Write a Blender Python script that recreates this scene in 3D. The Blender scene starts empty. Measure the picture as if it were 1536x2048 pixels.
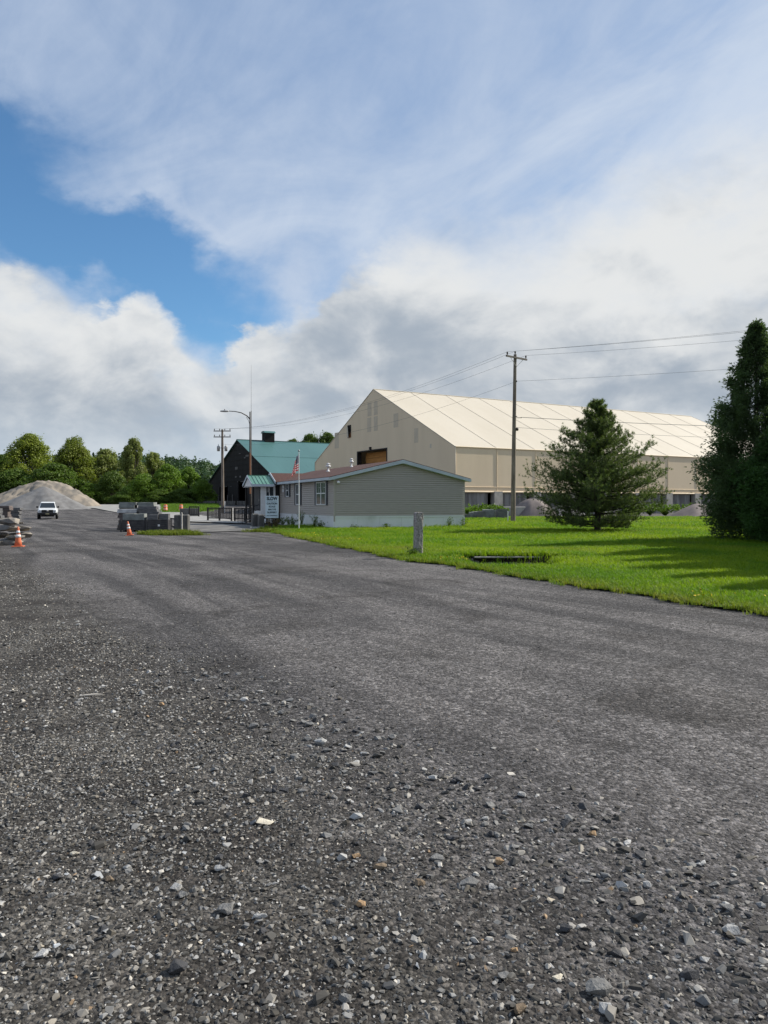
import bpy, bmesh, math, random
import numpy as np
from mathutils import Vector, Matrix

random.seed(7)
RNG = np.random.default_rng(11)
R = math.radians
SC = bpy.context.scene
COL = SC.collection

# ------------------------------------------------------------------ camera
F_PX, HZ, CAM_Z = 1480.0, 1005.0, 1.6          # focal length in photo pixels, horizon row, eye height
cam_d = bpy.data.cameras.new('camera')
cam = bpy.data.objects.new('camera', cam_d); COL.objects.link(cam)
cam.location = (0, 0, CAM_Z)
cam.rotation_euler = (math.pi / 2 - math.atan(19 / F_PX), 0, 0)
cam_d.sensor_fit = 'HORIZONTAL'; cam_d.sensor_width = 36.0; cam_d.lens = 36.0 * F_PX / 1536
cam_d.clip_start = 0.05; cam_d.clip_end = 6000
SC.camera = cam

# ------------------------------------------------------------------ colour management
SC.view_settings.view_transform = 'Standard'
SC.view_settings.look = 'None'
SC.view_settings.exposure = 0.35
SC.view_settings.gamma = 1.0
SC.view_settings.use_curve_mapping = False
SC.cycles.max_bounces = 5; SC.cycles.diffuse_bounces = 3; SC.cycles.glossy_bounces = 2; SC.cycles.transmission_bounces = 3

# ------------------------------------------------------------------ sun
SUN_EL, SUN_AZ = R(38), R(67)                   # azimuth from +Y towards +X
SDIR = Vector((math.sin(SUN_AZ) * math.cos(SUN_EL), math.cos(SUN_AZ) * math.cos(SUN_EL), math.sin(SUN_EL)))
sun_d = bpy.data.lights.new('sun', 'SUN'); sun_d.energy = 5.0; sun_d.angle = R(0.6); sun_d.color = (1.0, 0.94, 0.84)
sun = bpy.data.objects.new('sun', sun_d); COL.objects.link(sun)
sun.rotation_euler = (-SDIR).to_track_quat('-Z', 'Y').to_euler()
sun.location = (60, 30, 60)


class NT:
    """small node-graph helper: every call returns an output socket"""
    def __init__(self, tree):
        self.t = tree
    def new(self, kind, **kw):
        n = self.t.nodes.new(kind)
        for k, v in kw.items():
            setattr(n, k, v)
        return n
    def put(self, sock, v):
        if isinstance(v, bpy.types.NodeSocket):
            self.t.links.new(v, sock)
        elif v is not None:
            if hasattr(sock, 'default_value'):
                try:
                    sock.default_value = v
                except Exception:
                    sock.default_value = (*v, 1.0) if len(v) == 3 else v
    def m(self, op, a, b=None, c=None, clamp=False):
        n = self.new('ShaderNodeMath', operation=op, use_clamp=clamp)
        self.put(n.inputs[0], a); self.put(n.inputs[1], b); self.put(n.inputs[2], c)
        return n.outputs[0]
    def vm(self, op, a, b=None, s=None):
        n = self.new('ShaderNodeVectorMath', operation=op)
        self.put(n.inputs[0], a); self.put(n.inputs[1], b)
        if s is not None: self.put(n.inputs['Scale'], s)
        return n.outputs[0]
    def noise(self, vec, scale, detail=4, rough=0.55, dist=0.0, out=0):
        n = self.new('ShaderNodeTexNoise')
        self.put(n.inputs['Vector'], vec); self.put(n.inputs['Scale'], scale); self.put(n.inputs['Detail'], detail)
        self.put(n.inputs['Roughness'], rough); self.put(n.inputs['Distortion'], dist)
        return n.outputs[out]
    def vor(self, vec, scale, out='Color', feature='F1', rand=1.0):
        n = self.new('ShaderNodeTexVoronoi', feature=feature)
        self.put(n.inputs['Vector'], vec); self.put(n.inputs['Scale'], scale); self.put(n.inputs['Randomness'], rand)
        return n.outputs[out]
    def ramp(self, v, a, b, c=0.0, d=1.0, smooth=True):
        n = self.new('ShaderNodeMapRange', interpolation_type='SMOOTHSTEP' if smooth else 'LINEAR')
        for i, x in enumerate((v, a, b, c, d)):
            self.put(n.inputs[i], x)
        return n.outputs[0]
    def mix(self, f, a, b, mode='MIX'):
        n = self.new('ShaderNodeMix', data_type='RGBA', blend_type=mode)
        self.put(n.inputs[0], f)
        self.put(n.inputs[6], (*a, 1) if isinstance(a, tuple) and len(a) == 3 else a)
        self.put(n.inputs[7], (*b, 1) if isinstance(b, tuple) and len(b) == 3 else b)
        return n.outputs[2]
    def sep(self, v):
        n = self.new('ShaderNodeSeparateXYZ'); self.put(n.inputs[0], v)
        return n.outputs
    def comb(self, x, y, z):
        n = self.new('ShaderNodeCombineXYZ')
        for i, q in enumerate((x, y, z)): self.put(n.inputs[i], q)
        return n.outputs[0]
    def mapping(self, v, rot=(0, 0, 0), scale=(1, 1, 1), loc=(0, 0, 0)):
        if any(rot):                       # turn first, stretch afterwards
            q = self.new('ShaderNodeMapping'); self.put(q.inputs[0], v); q.inputs['Rotation'].default_value = rot; v = q.outputs[0]; rot = (0, 0, 0)
        n = self.new('ShaderNodeMapping'); self.put(n.inputs[0], v)
        n.inputs['Rotation'].default_value = rot; n.inputs['Scale'].default_value = scale; n.inputs['Location'].default_value = loc
        return n.outputs[0]


# ------------------------------------------------------------------ sky: Nishita + two layers of cloud
def azel(px, py):
    dx, dz = px - 768, HZ - py
    return math.degrees(math.atan2(dx, F_PX)), math.degrees(math.atan2(dz, math.hypot(F_PX, dx)))

def build_world():
    w = bpy.data.worlds.new('World'); SC.world = w; w.use_nodes = True
    w.cycles.sampling_method = 'MANUAL'; w.cycles.sample_map_resolution = 512
    t = w.node_tree; t.nodes.clear(); g = NT(t)
    out = g.new('ShaderNodeOutputWorld'); bg = g.new('ShaderNodeBackground')
    t.links.new(bg.outputs[0], out.inputs[0])
    sky = g.new('ShaderNodeTexSky', sky_type='NISHITA')
    sky.sun_disc = False; sky.sun_elevation = SUN_EL; sky.sun_rotation = SUN_AZ
    sky.air_density = 1.0; sky.dust_density = 0.25; sky.ozone_density = 1.8
    d = g.new('ShaderNodeTexCoord').outputs['Generated']
    x, y, z = g.sep(d)
    az = g.m('MULTIPLY', g.m('ARCTAN2', x, y), 57.29578)
    el = g.m('MULTIPLY', g.m('ARCSINE', z), 57.29578)
    dz = g.comb(x, y, g.m('MULTIPLY', z, 1.6))
    n1 = g.noise(dz, 4.5, 5, 0.55, 0.3)
    n2 = g.noise(g.vm('ADD', dz, (3.1, 1.7, 0.4)), 9.0, 7, 0.55)
    n3 = g.noise(g.vm('ADD', dz, (7.1, 4.7, 2.4)), 20.0, 7, 0.58)
    # high cloud lies on a plane: its streaks fan out with perspective
    zc = g.m('ADD', z, 0.16)
    pl = g.comb(g.m('DIVIDE', x, zc), g.m('DIVIDE', y, zc), 0.0)
    st = g.noise(g.mapping(pl, rot=(0, 0, R(-38)), scale=(2.0, 0.9, 1.0)), 1.15, 7, 0.58, 1.0)
    st2 = g.noise(g.mapping(pl, rot=(0, 0, R(-20)), scale=(4.0, 1.8, 1.0), loc=(4, 7, 0)), 1.5, 7, 0.60, 0.8)
    azw = g.m('ADD', az, g.m('MULTIPLY', g.m('SUBTRACT', n1, 0.5), 16.0))
    elw = g.m('ADD', el, g.m('MULTIPLY', g.m('SUBTRACT', n2, 0.5), 11.0))
    def blob(px, py, rx, ry, rot=0.0, warp=True):
        a0, e0 = azel(px, py); ra, re = rx / F_PX * 57.3, ry / F_PX * 57.3
        da, de = g.m('SUBTRACT', azw if warp else az, a0), g.m('SUBTRACT', elw if warp else el, e0)
        c, s = math.cos(R(rot)), math.sin(R(rot))
        p = g.m('ADD', g.m('MULTIPLY', da, c / ra), g.m('MULTIPLY', de, s / ra))
        q = g.m('ADD', g.m('MULTIPLY', da, -s / re), g.m('MULTIPLY', de, c / re))
        r2 = g.m('ADD', g.m('MULTIPLY', p, p), g.m('MULTIPLY', q, q))
        return g.m('EXPONENT', g.m('MULTIPLY', r2, -1.0))
    def add(*s):
        o = s[0]
        for q in s[1:]: o = g.m('ADD', o, q)
        return o
    def k(s, f): return g.m('MULTIPLY', s, f)
    def c0(s): return g.m('SUBTRACT', s, 0.5)
    # --- high veil: thin everywhere, torn open on the left
    hole = add(blob(340, 590, 230, 90, -33), k(blob(10, 300, 190, 70, -32), .85), k(blob(150, 480, 230, 50, -8), .75), k(blob(-320, 380, 260, 110, -10), .8))
    wisp = add(k(blob(330, 415, 210, 24, -10), .30), k(blob(110, 385, 150, 22, -18), .25), k(blob(560, 570, 60, 60, -30), .35))
    veil = add(0.64, k(c0(st), 1.05), k(c0(st2), .38), k(c0(n3), .25))
    veil = add(g.m('SUBTRACT', veil, k(hole, 0.98)), wisp, k(g.ramp(az, -8, 22), .12))
    veil = g.m('MULTIPLY', g.ramp(veil, -0.28, 0.98), 0.92)
    vb = add(0.45, k(c0(st), 1.1), k(c0(st2), .45), k(blob(1500, 240, 420, 230, 25), .45), k(g.ramp(el, 34, 16), .25))
    vcol = g.mix(g.ramp(vb, 0.0, 1.15), (0.365, 0.475, 0.675), (0.63, 0.71, 0.83))
    # --- low cumulus bank: its top edge as a curve over azimuth, billows from warped noise
    fc = g.new('ShaderNodeFloatCurve')
    pts = [(-900, 560), (-300, 500), (0, 545), (90, 565), (175, 632), (235, 600), (285, 585), (330, 622), (380, 700), (425, 722), (470, 700), (560, 640),
           (615, 640), (650, 590), (720, 530), (820, 480), (900, 475), (1000, 480), (1150, 440), (1250, 380), (1350, 330), (1460, 300), (1560, 280), (2300, 330)]
    cv = [(-180, 16), (-110, 11), (-70, 17)] + [azel(*p) for p in pts] + [(80, 13), (120, 20), (180, 16)]
    c = fc.mapping.curves[0]
    while len(c.points) > 2: c.points.remove(c.points[1])
    cv.sort()
    for i, (a, e) in enumerate(cv):
        px_, py_ = (a + 180) / 360, e / 60
        if i == 0: c.points[0].location = (0, py_)
        elif i == len(cv) - 1: c.points[-1].location = (1, py_)
        else: c.points.new(px_, py_)
    fc.mapping.update()
    azl = g.m('ADD', az, k(c0(n3), 5.0))
    t.links.new(g.m('DIVIDE', g.m('ADD', azl, 180.0), 360.0), fc.inputs['Value'])
    top = g.m('MULTIPLY', fc.outputs[0], 60.0)
    top = add(top, k(c0(n2), 5.5), k(c0(n3), 3.6))
    dep = g.m('SUBTRACT', top, el)                      # degrees below the cloud top
    wid = g.ramp(az, -6, 8, 1.1, 5.0)
    cum = g.ramp(g.m('DIVIDE', dep, wid), -0.8, 1.0)
    cum = g.m('MULTIPLY', cum, g.ramp(add(n1, k(n3, .5)), 0.35, 0.75, 0.72, 1.0))
    # billows: the same noise looked up a little towards the sun gives lit and shaded sides
    def puff(off): return g.noise(g.vm('ADD', dz, off), 8.0, 6, 0.56, 0.35)
    pa, pb = puff((2.3, 8.7, 5.4)), puff((2.3 + .035, 8.7, 5.4 + .045))
    relief = k(g.m('SUBTRACT', pa, pb), 1.0)
    dark = add(k(blob(830, 680, 280, 80, -6), 0.34), k(blob(620, 720, 150, 60, 0), 0.18), k(blob(1330, 770, 210, 55, 4), 0.34), k(blob(60, 790, 300, 60, 0), 0.22),
               k(blob(720, 590, 130, 60, 20), 0.22), k(blob(1450, 610, 170, 40, 0), 0.20), k(blob(640, 640, 90, 50, 0), .15))
    brt = add(k(blob(250, 610, 90, 30, 0), .2), k(blob(860, 520, 170, 60, 10), 0.26), k(blob(1430, 470, 280, 150, 25), 0.45), k(blob(1150, 600, 220, 70, 0), 0.30), k(blob(560, 670, 70, 40, 0), 0.25), k(blob(260, 640, 120, 50, 0), .15))
    lit = add(g.ramp(dep, 0.0, 10.0, 0.74, 0.46), relief, k(c0(pa), .55), k(c0(n3), .25), brt)
    lit = g.ramp(g.m('SUBTRACT', lit, dark), 0.0, 1.0)
    ccol = g.mix(lit, (0.385, 0.445, 0.52), (0.79, 0.805, 0.81))
    low = g.m('MULTIPLY', g.ramp(el, 8.5, 0.5), 0.7)
    ccol = g.mix(low, ccol, (0.48, 0.585, 0.69))
    # --- everything in radiance; the Background strength is 0.1
    S = 0.1
    blue = g.mix(1.0, sky.outputs[0], (0.62, 0.90, 1.06, 1), 'MULTIPLY')
    e_ = 1 / (S * 2 ** SC.view_settings.exposure)
    def up(c): return g.mix(1.0, c, (e_, e_, e_, 1), 'MULTIPLY')
    colr = g.mix(veil, blue, up(vcol))
    colr = g.mix(cum, colr, up(ccol))
    t.links.new(colr, bg.inputs[0]); bg.inputs[1].default_value = S
build_world()

# ------------------------------------------------------------------ materials
MATS = {}
def pm(name, col, col2=None, scale=6.0, rough=0.8, bump=0.0, bscale=None, metal=0.0, streak=None, spec=0.3, trans=0.0, detail=5, thr=(0.35, 0.65), island=0.0, coord='Object'):
    """procedural principled material: two colours mixed by noise, a little bump"""
    if name in MATS: return MATS[name]
    m = bpy.data.materials.new(name); m.use_nodes = True; t = m.node_tree; g = NT(t)
    b = t.nodes['Principled BSDF']
    tc = g.new('ShaderNodeTexCoord').outputs[coord]
    v = tc if streak is None else g.mapping(tc, scale=streak)
    col2 = col2 or tuple(c * 0.75 for c in col)
    n = g.noise(v, scale, detail, 0.6)
    c = g.mix(g.ramp(n, *thr), col, col2)
    if island:
        geo = g.new('ShaderNodeNewGeometry')
        f = g.m('ADD', g.m('MULTIPLY', geo.outputs['Random Per Island'], island), 1 - island / 2)
        c = g.mix(1.0, c, g.comb(f, f, f), 'MULTIPLY')
    t.links.new(c, b.inputs['Base Color'])
    b.inputs['Roughness'].default_value = rough; b.inputs['Metallic'].default_value = metal
    b.inputs['Specular IOR Level'].default_value = spec
    if bump:
        bp = g.new('ShaderNodeBump'); bp.inputs['Strength'].default_value = bump; bp.inputs['Distance'].default_value = 0.02
        t.links.new(g.noise(tc, bscale or scale * 6, 5, 0.6), bp.inputs['Height'])
        t.links.new(bp.outputs[0], b.inputs['Normal'])
    if trans:
        tr = g.new('ShaderNodeBsdfTranslucent'); t.links.new(c, tr.inputs[0])
        mx = g.new('ShaderNodeMixShader'); mx.inputs[0].default_value = trans
        t.links.new(b.outputs[0], mx.inputs[1]); t.links.new(tr.outputs[0], mx.inputs[2])
        t.links.new(mx.outputs[0], t.nodes['Material Output'].inputs[0])
    MATS[name] = m
    return m

def leaf_mat(name, col, col2, trans=0.35, rough=0.55, obvar=0.25, spec=0.25):
    if name in MATS: return MATS[name]
    m = bpy.data.materials.new(name); m.use_nodes = True; t = m.node_tree; g = NT(t)
    b = t.nodes['Principled BSDF']
    geo = g.new('ShaderNodeNewGeometry'); oi = g.new('ShaderNodeObjectInfo')
    tc = g.new('ShaderNodeTexCoord').outputs['Object']
    f = g.m('ADD', g.m('MULTIPLY', geo.outputs['Random Per Island'], 0.65), g.m('MULTIPLY', g.noise(tc, 0.8, 3), 0.6), clamp=True)
    c = g.mix(f, col, col2)
    r = g.m('ADD', g.m('MULTIPLY', oi.outputs['Random'], obvar), 1 - obvar / 2)
    c = g.mix(1.0, c, g.comb(r, r, r), 'MULTIPLY')
    t.links.new(c, b.inputs['Base Color']); b.inputs['Roughness'].default_value = rough; b.inputs['Specular IOR Level'].default_value = spec
    tr = g.new('ShaderNodeBsdfTranslucent')
    t.links.new(g.mix(1.0, c, (1.15, 1.25, 0.6, 1), 'MULTIPLY'), tr.inputs[0])
    mx = g.new('ShaderNodeMixShader'); mx.inputs[0].default_value = trans
    t.links.new(b.outputs[0], mx.inputs[1]); t.links.new(tr.outputs[0], mx.inputs[2])
    t.links.new(mx.outputs[0], t.nodes['Material Output'].inputs[0])
    MATS[name] = m
    return m

def glass_mat():
    m = bpy.data.materials.new('window_glass'); m.use_nodes = True
    b = m.node_tree.nodes['Principled BSDF']
    b.inputs['Base Color'].default_value = (0.02, 0.028, 0.035, 1); b.inputs['Roughness'].default_value = 0.06
    b.inputs['Specular IOR Level'].default_value = 0.7
    return m
GLASS = glass_mat()

# ------------------------------------------------------------------ objects
def tag(o, label=None, cat=None, group=None, kind=None):
    if label: o['label'] = label
    if cat: o['category'] = cat
    if group: o['group'] = group
    if kind: o['kind'] = kind
    return o

def thing(name, loc, rz, label, cat, group=None):
    o = bpy.data.objects.new(name, None); COL.objects.link(o)
    o.location = loc; o.rotation_euler = (0, 0, rz); o.empty_display_size = 0.3
    return tag(o, label, cat, group)

def link(name, me, mat=None, parent=None, loc=None):
    o = bpy.data.objects.new(name, me); COL.objects.link(o)
    if mat is not None and len(me.materials) == 0:
        for q in (mat if isinstance(mat, (list, tuple)) else [mat]): me.materials.append(q)
    if parent is not None: o.parent = parent
    if loc is not None: o.location = loc
    return o

def fast_mesh(name, v, f, smooth=False):
    v = np.asarray(v, np.float32).reshape(-1, 3); f = np.asarray(f, np.int32); n, k = f.shape
    me = bpy.data.meshes.new(name)
    me.vertices.add(len(v)); me.vertices.foreach_set('co', v.ravel())
    me.loops.add(n * k); me.loops.foreach_set('vertex_index', f.ravel())
    me.polygons.add(n); me.polygons.foreach_set('loop_start', np.arange(0, n * k, k, dtype=np.int32))
    me.polygons.foreach_set('loop_total', np.full(n, k, np.int32))
    if smooth: me.polygons.foreach_set('use_smooth', np.ones(n, bool))
    me.update(calc_edges=True)
    return me

class MB:
    """collects shapes; build() links them as ONE mesh object"""
    def __init__(self): self.v, self.f, self.mi, self.sm = [], [], [], []
    def add(self, vs, fs, mi=0, smooth=False):
        o = len(self.v); self.v += [tuple(p) for p in vs]
        for q in fs: self.f.append([i + o for i in q]); self.mi.append(mi); self.sm.append(smooth)
        return self
    def box(self, a, b, mi=0, M=None):
        (x0, y0, z0), (x1, y1, z1) = a, b
        vs = [(x0, y0, z0), (x1, y0, z0), (x1, y1, z0), (x0, y1, z0), (x0, y0, z1), (x1, y0, z1), (x1, y1, z1), (x0, y1, z1)]
        if M is not None: vs = [M @ Vector(p) for p in vs]
        return self.add(vs, [(3, 2, 1, 0), (4, 5, 6, 7), (0, 1, 5, 4), (1, 2, 6, 5), (2, 3, 7, 6), (3, 0, 4, 7)], mi)
    def cbox(self, a, b, c=0.02, mi=0):
        """box with chamfered edges"""
        bm = bmesh.new(); bmesh.ops.create_cube(bm, size=1)
        s = [b[i] - a[i] for i in range(3)]; m = [(a[i] + b[i]) / 2 for i in range(3)]
        for v in bm.verts: v.co = Vector([v.co[i] * s[i] + m[i] for i in range(3)])
        bmesh.ops.bevel(bm, geom=bm.edges[:], offset=min(c, min(s) * .45), segments=1, affect='EDGES')
        self.bm(bm, mi); bm.free(); return self
    def bm(self, bm, mi=0, smooth=False):
        bm.verts.index_update()
        return self.add([v.co[:] for v in bm.verts], [[v.index for v in f.verts] for f in bm.faces], mi, smooth)
    def prism(self, poly, axis, a, b, mi=0):
        """2-D polygon extruded along axis ('x': poly is (y,z); 'y': (x,z); 'z': (x,y))"""
        def P(p, t): return {'x': (t, p[0], p[1]), 'y': (p[0], t, p[1]), 'z': (p[0], p[1], t)}[axis]
        n = len(poly); vs = [P(p, a) for p in poly] + [P(p, b) for p in poly]
        fs = [tuple(range(n))[::-1], tuple(range(n, 2 * n))] + [(i, (i + 1) % n, n + (i + 1) % n, n + i) for i in range(n)]
        return self.add(vs, fs, mi)
    def slab(self, q, th, mi=0):
        """quad (4 points) given thickness th against its normal"""
        q = [Vector(p) for p in q]; n = (q[1] - q[0]).cross(q[3] - q[0]).normalized()
        vs = q + [p - n * th for p in q]
        return self.add(vs, [(0, 1, 2, 3), (7, 6, 5, 4), (1, 0, 4, 5), (2, 1, 5, 6), (3, 2, 6, 7), (0, 3, 7, 4)], mi)
    def tube(self, pts, r, n=8, mi=0, smooth=True, cap=True):
        pts = [Vector(p) for p in pts]; rs = r if isinstance(r, (list, tuple)) else [r] * len(pts)
        vs, fs = [], []
        up = Vector((0, 0, 1))
        for i, p in enumerate(pts):
            d = (pts[min(i + 1, len(pts) - 1)] - pts[max(i - 1, 0)]).normalized()
            a = d.cross(up if abs(d.z) < .95 else Vector((1, 0, 0))).normalized(); b = a.cross(d)
            vs += [p + (a * math.cos(2 * math.pi * k / n) + b * math.sin(2 * math.pi * k / n)) * rs[i] for k in range(n)]
        for i in range(len(pts) - 1):
            fs += [(i * n + k, i * n + (k + 1) % n, (i + 1) * n + (k + 1) % n, (i + 1) * n + k) for k in range(n)]
        self.add(vs, fs, mi, smooth)
        if cap: self.add(vs[:n], [tuple(range(n))[::-1]], mi); self.add(vs[-n:], [tuple(range(n))], mi)
        return self
    def lathe(self, prof, n=16, c=(0, 0, 0), mi=0, smooth=True):
        """profile [(r, z), ...] turned about z"""
        vs = [(c[0] + r * math.cos(2 * math.pi * k / n), c[1] + r * math.sin(2 * math.pi * k / n), c[2] + z) for r, z in prof for k in range(n)]
        fs = [(i * n + k, i * n + (k + 1) % n, (i + 1) * n + (k + 1) % n, (i + 1) * n + k) for i in range(len(prof) - 1) for k in range(n)]
        fs += [tuple(range(n))[::-1], tuple(range((len(prof) - 1) * n, len(prof) * n))]
        return self.add(vs, fs, mi, smooth)
    def mesh(self, name):
        me = bpy.data.meshes.new(name); me.from_pydata(self.v, [], self.f); me.update()
        me.polygons.foreach_set('material_index', self.mi); me.polygons.foreach_set('use_smooth', self.sm)
        return me
    def build(self, name, mat, parent=None, loc=None):
        return link(name, self.mesh(name), mat, parent, loc)

def copy_tree(o, loc=None, rz=None, scale=None, parent=None, **tags):
    c = o.copy(); COL.objects.link(c); c.parent = parent
    for ch in list(o.children): copy_tree(ch, parent=c)
    if loc is not None: c.location = loc
    if rz is not None: c.rotation_euler = (0, 0, rz)
    if scale is not None: c.scale = (scale,) * 3 if isinstance(scale, (int, float)) else scale
    for k2, v2 in tags.items(): c[k2] = v2
    return c

def hull_rock(name, sx, sy, sz, n=14, seed=0, box=0.0):
    """angular stone: convex hull of scattered points, resting on z = 0"""
    r = random.Random(seed); bm = bmesh.new()
    for _ in range(n):
        p = Vector((r.gauss(0, 1), r.gauss(0, 1), r.gauss(0, 1))).normalized()
        if box: 
            m = max(abs(p.x), abs(p.y), abs(p.z)); p = p.lerp(p / m, box)
        p *= r.uniform(.8, 1.0)
        bm.verts.new((p.x * sx / 2, p.y * sy / 2, p.z * sz / 2))
    if box > .8:
        for c8 in range(8): bm.verts.new(tuple((1 if c8 >> i & 1 else -1) * (sx, sy, sz)[i] / 2 * r.uniform(.9, 1) for i in range(3)))
    q = bmesh.ops.convex_hull(bm, input=bm.verts[:])
    bmesh.ops.delete(bm, geom=[v for v in bm.verts if not v.link_faces], context='VERTS')
    zs = min(v.co.z for v in bm.verts)
    for v in bm.verts: v.co.z -= zs
    bmesh.ops.recalc_face_normals(bm, faces=bm.faces[:])
    me = bpy.data.meshes.new(name); bm.to_mesh(me); bm.free()
    return me

def at(px, py, Y):
    """point of the place seen at photo pixel (px, py), Y metres ahead"""
    return Vector(((px - 768) / F_PX * Y, Y, CAM_Z + (HZ - py) / F_PX * Y))
def gd(px, py):
    """point of the level ground at photo pixel"""
    Y = CAM_Z * F_PX / (py - HZ)
    return (px - 768) / F_PX * Y, Y

# ------------------------------------------------------------------ terrain
def ss(a, b, x):
    t = np.clip((np.asarray(x, float) - a) / (b - a), 0, 1); return t * t * (3 - 2 * t)
EDGE = np.array([(-6, 14), (3, 10.0), (7, 7.3), (10.3, 5.35), (12.46, 4.48), (14.8, 3.32), (17.8, 2.0), (20.6, .45), (25.5, -1.2), (32.4, -3.7), (41.5, -6.5), (45, -7.4), (50, -6.5), (55, -2), (80, 2)])
def x_edge(y): return np.interp(y, EDGE[:, 0], EDGE[:, 1])
GRAV = np.array([(0, 2.2), (2.65, 1.45), (3.4, 1.0), (4, .35), (6, -1.1), (9.7, -3.7), (25, -13), (40, -22)])
def x_grav(y): return np.interp(y, GRAV[:, 0], GRAV[:, 1])
_w = [(RNG.uniform(.15, .9), RNG.uniform(0, 6.28), RNG.uniform(0, 6.28)) for _ in range(26)]
def lownoise(x, y):
    s = 0
    for k_, a, p in _w: s = s + np.sin((x * math.cos(a) + y * math.sin(a)) * k_ * 3.2 + p) / (1 + 2.2 * k_)
    return s / 6.0
PIT = (3.5, 20.15)
def H(x, y):
    x = np.asarray(x, float); y = np.asarray(y, float)
    z = 1.15 * ss(84, 150, y) * ss(14, -12, x) + 0.8 * ss(150, 320, y)
    near = ss(60, 25, y) * ss(40, 20, np.abs(x))
    offl = ss(0.0, -1.2, x - x_edge(y))
    z = z + near * offl * (0.022 * lownoise(x, y) + 0.010 * lownoise(x * 3.7 + 5, y * 3.7) * ss(20, 8, y))
    z = z + near * (1 - offl) * 0.03 * lownoise(x * .6 + 9, y * .6)
    pit = ss(1.35, 0.8, np.abs(x - PIT[0] + .1)) * np.clip((y - PIT[1] + 2.3) / 2.3, 0, 1) * ss(0.44, 0.34, y - PIT[1])
    bank = 0.08 * ss(.30, .44, y - PIT[1]) * ss(4.5, 1.0, y - PIT[1]) * ss(3.0, 1.3, np.abs(x - PIT[0]))
    return z - 0.60 * pit + bank
def h(x, y): return float(H(x, y))

def tensor_sheet(name, xs, ys, zoff=0.0, xfun=None):
    X, Y = np.meshgrid(xs, ys)
    if xfun is not None: X = xfun(X, Y)
    Z = H(X, Y) + zoff
    ny, nx = X.shape; i = np.arange(ny * nx).reshape(ny, nx)
    f = np.stack([i[:-1, :-1], i[:-1, 1:], i[1:, 1:], i[1:, :-1]], -1).reshape(-1, 4)
    return fast_mesh(name, np.stack([X, Y, Z], -1), f, True)

def axis(lo, hi, a, b, d, gr=1.25):
    c = list(np.arange(a, b + 1e-6, d)); s, q = d, c[-1]
    while q < hi: s *= gr; q += s; c.append(q)
    s, q = d, c[0]
    while q > lo: s *= gr; q -= s; c.insert(0, q)
    return np.array(c)

def ground_mat():
    m = bpy.data.materials.new('yard_gravel_ground'); m.use_nodes = True; t = m.node_tree; g = NT(t)
    b = t.nodes['Principled BSDF']
    p = g.new('ShaderNodeNewGeometry').outputs['Position']
    x, y, z = g.sep(p)
    p2 = g.comb(x, y, 0.0)
    big = g.noise(p2, 0.22, 4, 0.55)
    med = g.noise(p2, 1.3, 5, 0.6)
    trk = g.noise(g.mapping(p2, rot=(0, 0, R(-31)), scale=(1.0, 0.10, 1)), 1.0, 5, 0.6, 0.6)
    fine = g.noise(p2, 160, 3, 0.7)
    c1 = g.sep(g.vor(p2, 75))[0]; c2 = g.sep(g.vor(g.vm('ADD', p2, (3.3, 1.1, 0)), 34))[0]; c3 = g.sep(g.vor(p2, 12))[0]
    # gravelly shoulder on the left, packed fines on the right
    e = g.m('ADD', x, g.m('MULTIPLY', y, 0.60))
    e = g.m('ADD', e, g.m('MULTIPLY', g.m('SUBTRACT', med, .5), 1.6))
    shoulder = g.ramp(e, 3.0, 1.4)
    dust = g.ramp(g.m('ADD', g.m('MULTIPLY', trk, .7), g.m('MULTIPLY', big, .4)), 0.44, 0.68)
    pack = g.mix(dust, (0.050, 0.0475, 0.0465), (0.120, 0.112, 0.106))
    shol = g.mix(g.ramp(med, .35, .7), (0.034, 0.030, 0.026), (0.082, 0.076, 0.066))
    base = g.mix(shoulder, pack, shol)
    dirt = g.m('MULTIPLY', g.ramp(g.noise(p2, 0.55, 4, 0.6, 1.0), 0.50, 0.70), 0.6)
    base = g.mix(dirt, base, (0.028, 0.025, 0.022))
    # each pebble has a grey of its own
    sp = g.m('ADD', g.m('MULTIPLY', g.m('POWER', c1, 3.0), 1.35), g.m('MULTIPLY', g.m('POWER', c2, 4.0), 1.4))
    sp = g.m('ADD', sp, g.m('MULTIPLY', g.m('POWER', c3, 6.0), 0.3))
    sp = g.m('ADD', g.m('MULTIPLY', sp, 1.0), 0.40)
    sp = g.m('MULTIPLY', sp, g.m('ADD', g.m('MULTIPLY', fine, 0.6), 0.7))
    col = g.mix(1.0, base, g.comb(sp, sp, g.m('MULTIPLY', sp, 1.02)), 'MULTIPLY')
    t.links.new(col, b.inputs['Base Color']); b.inputs['Roughness'].default_value = 0.9; b.inputs['Specular IOR Level'].default_value = 0.2
    d1 = g.vor(p2, 75, 'Distance'); d2 = g.vor(g.vm('ADD', p2, (3.3, 1.1, 0)), 34, 'Distance')
    hgt = g.m('ADD', g.m('MULTIPLY', d1, -0.5), g.m('MULTIPLY', d2, -0.9))
    hgt = g.m('ADD', hgt, g.m('MULTIPLY', fine, 0.35))
    bp = g.new('ShaderNodeBump'); bp.inputs['Strength'].default_value = 0.8; bp.inputs['Distance'].default_value = 0.016
    t.links.new(hgt, bp.inputs['Height']); t.links.new(bp.outputs[0], b.inputs['Normal'])
    return m

ground = link('ground', tensor_sheet('ground', axis(-1600, 1600, -14, 14, .15), axis(-400, 3000, -4, 30, .15)), ground_mat())
tag(ground, kind='structure')

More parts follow.
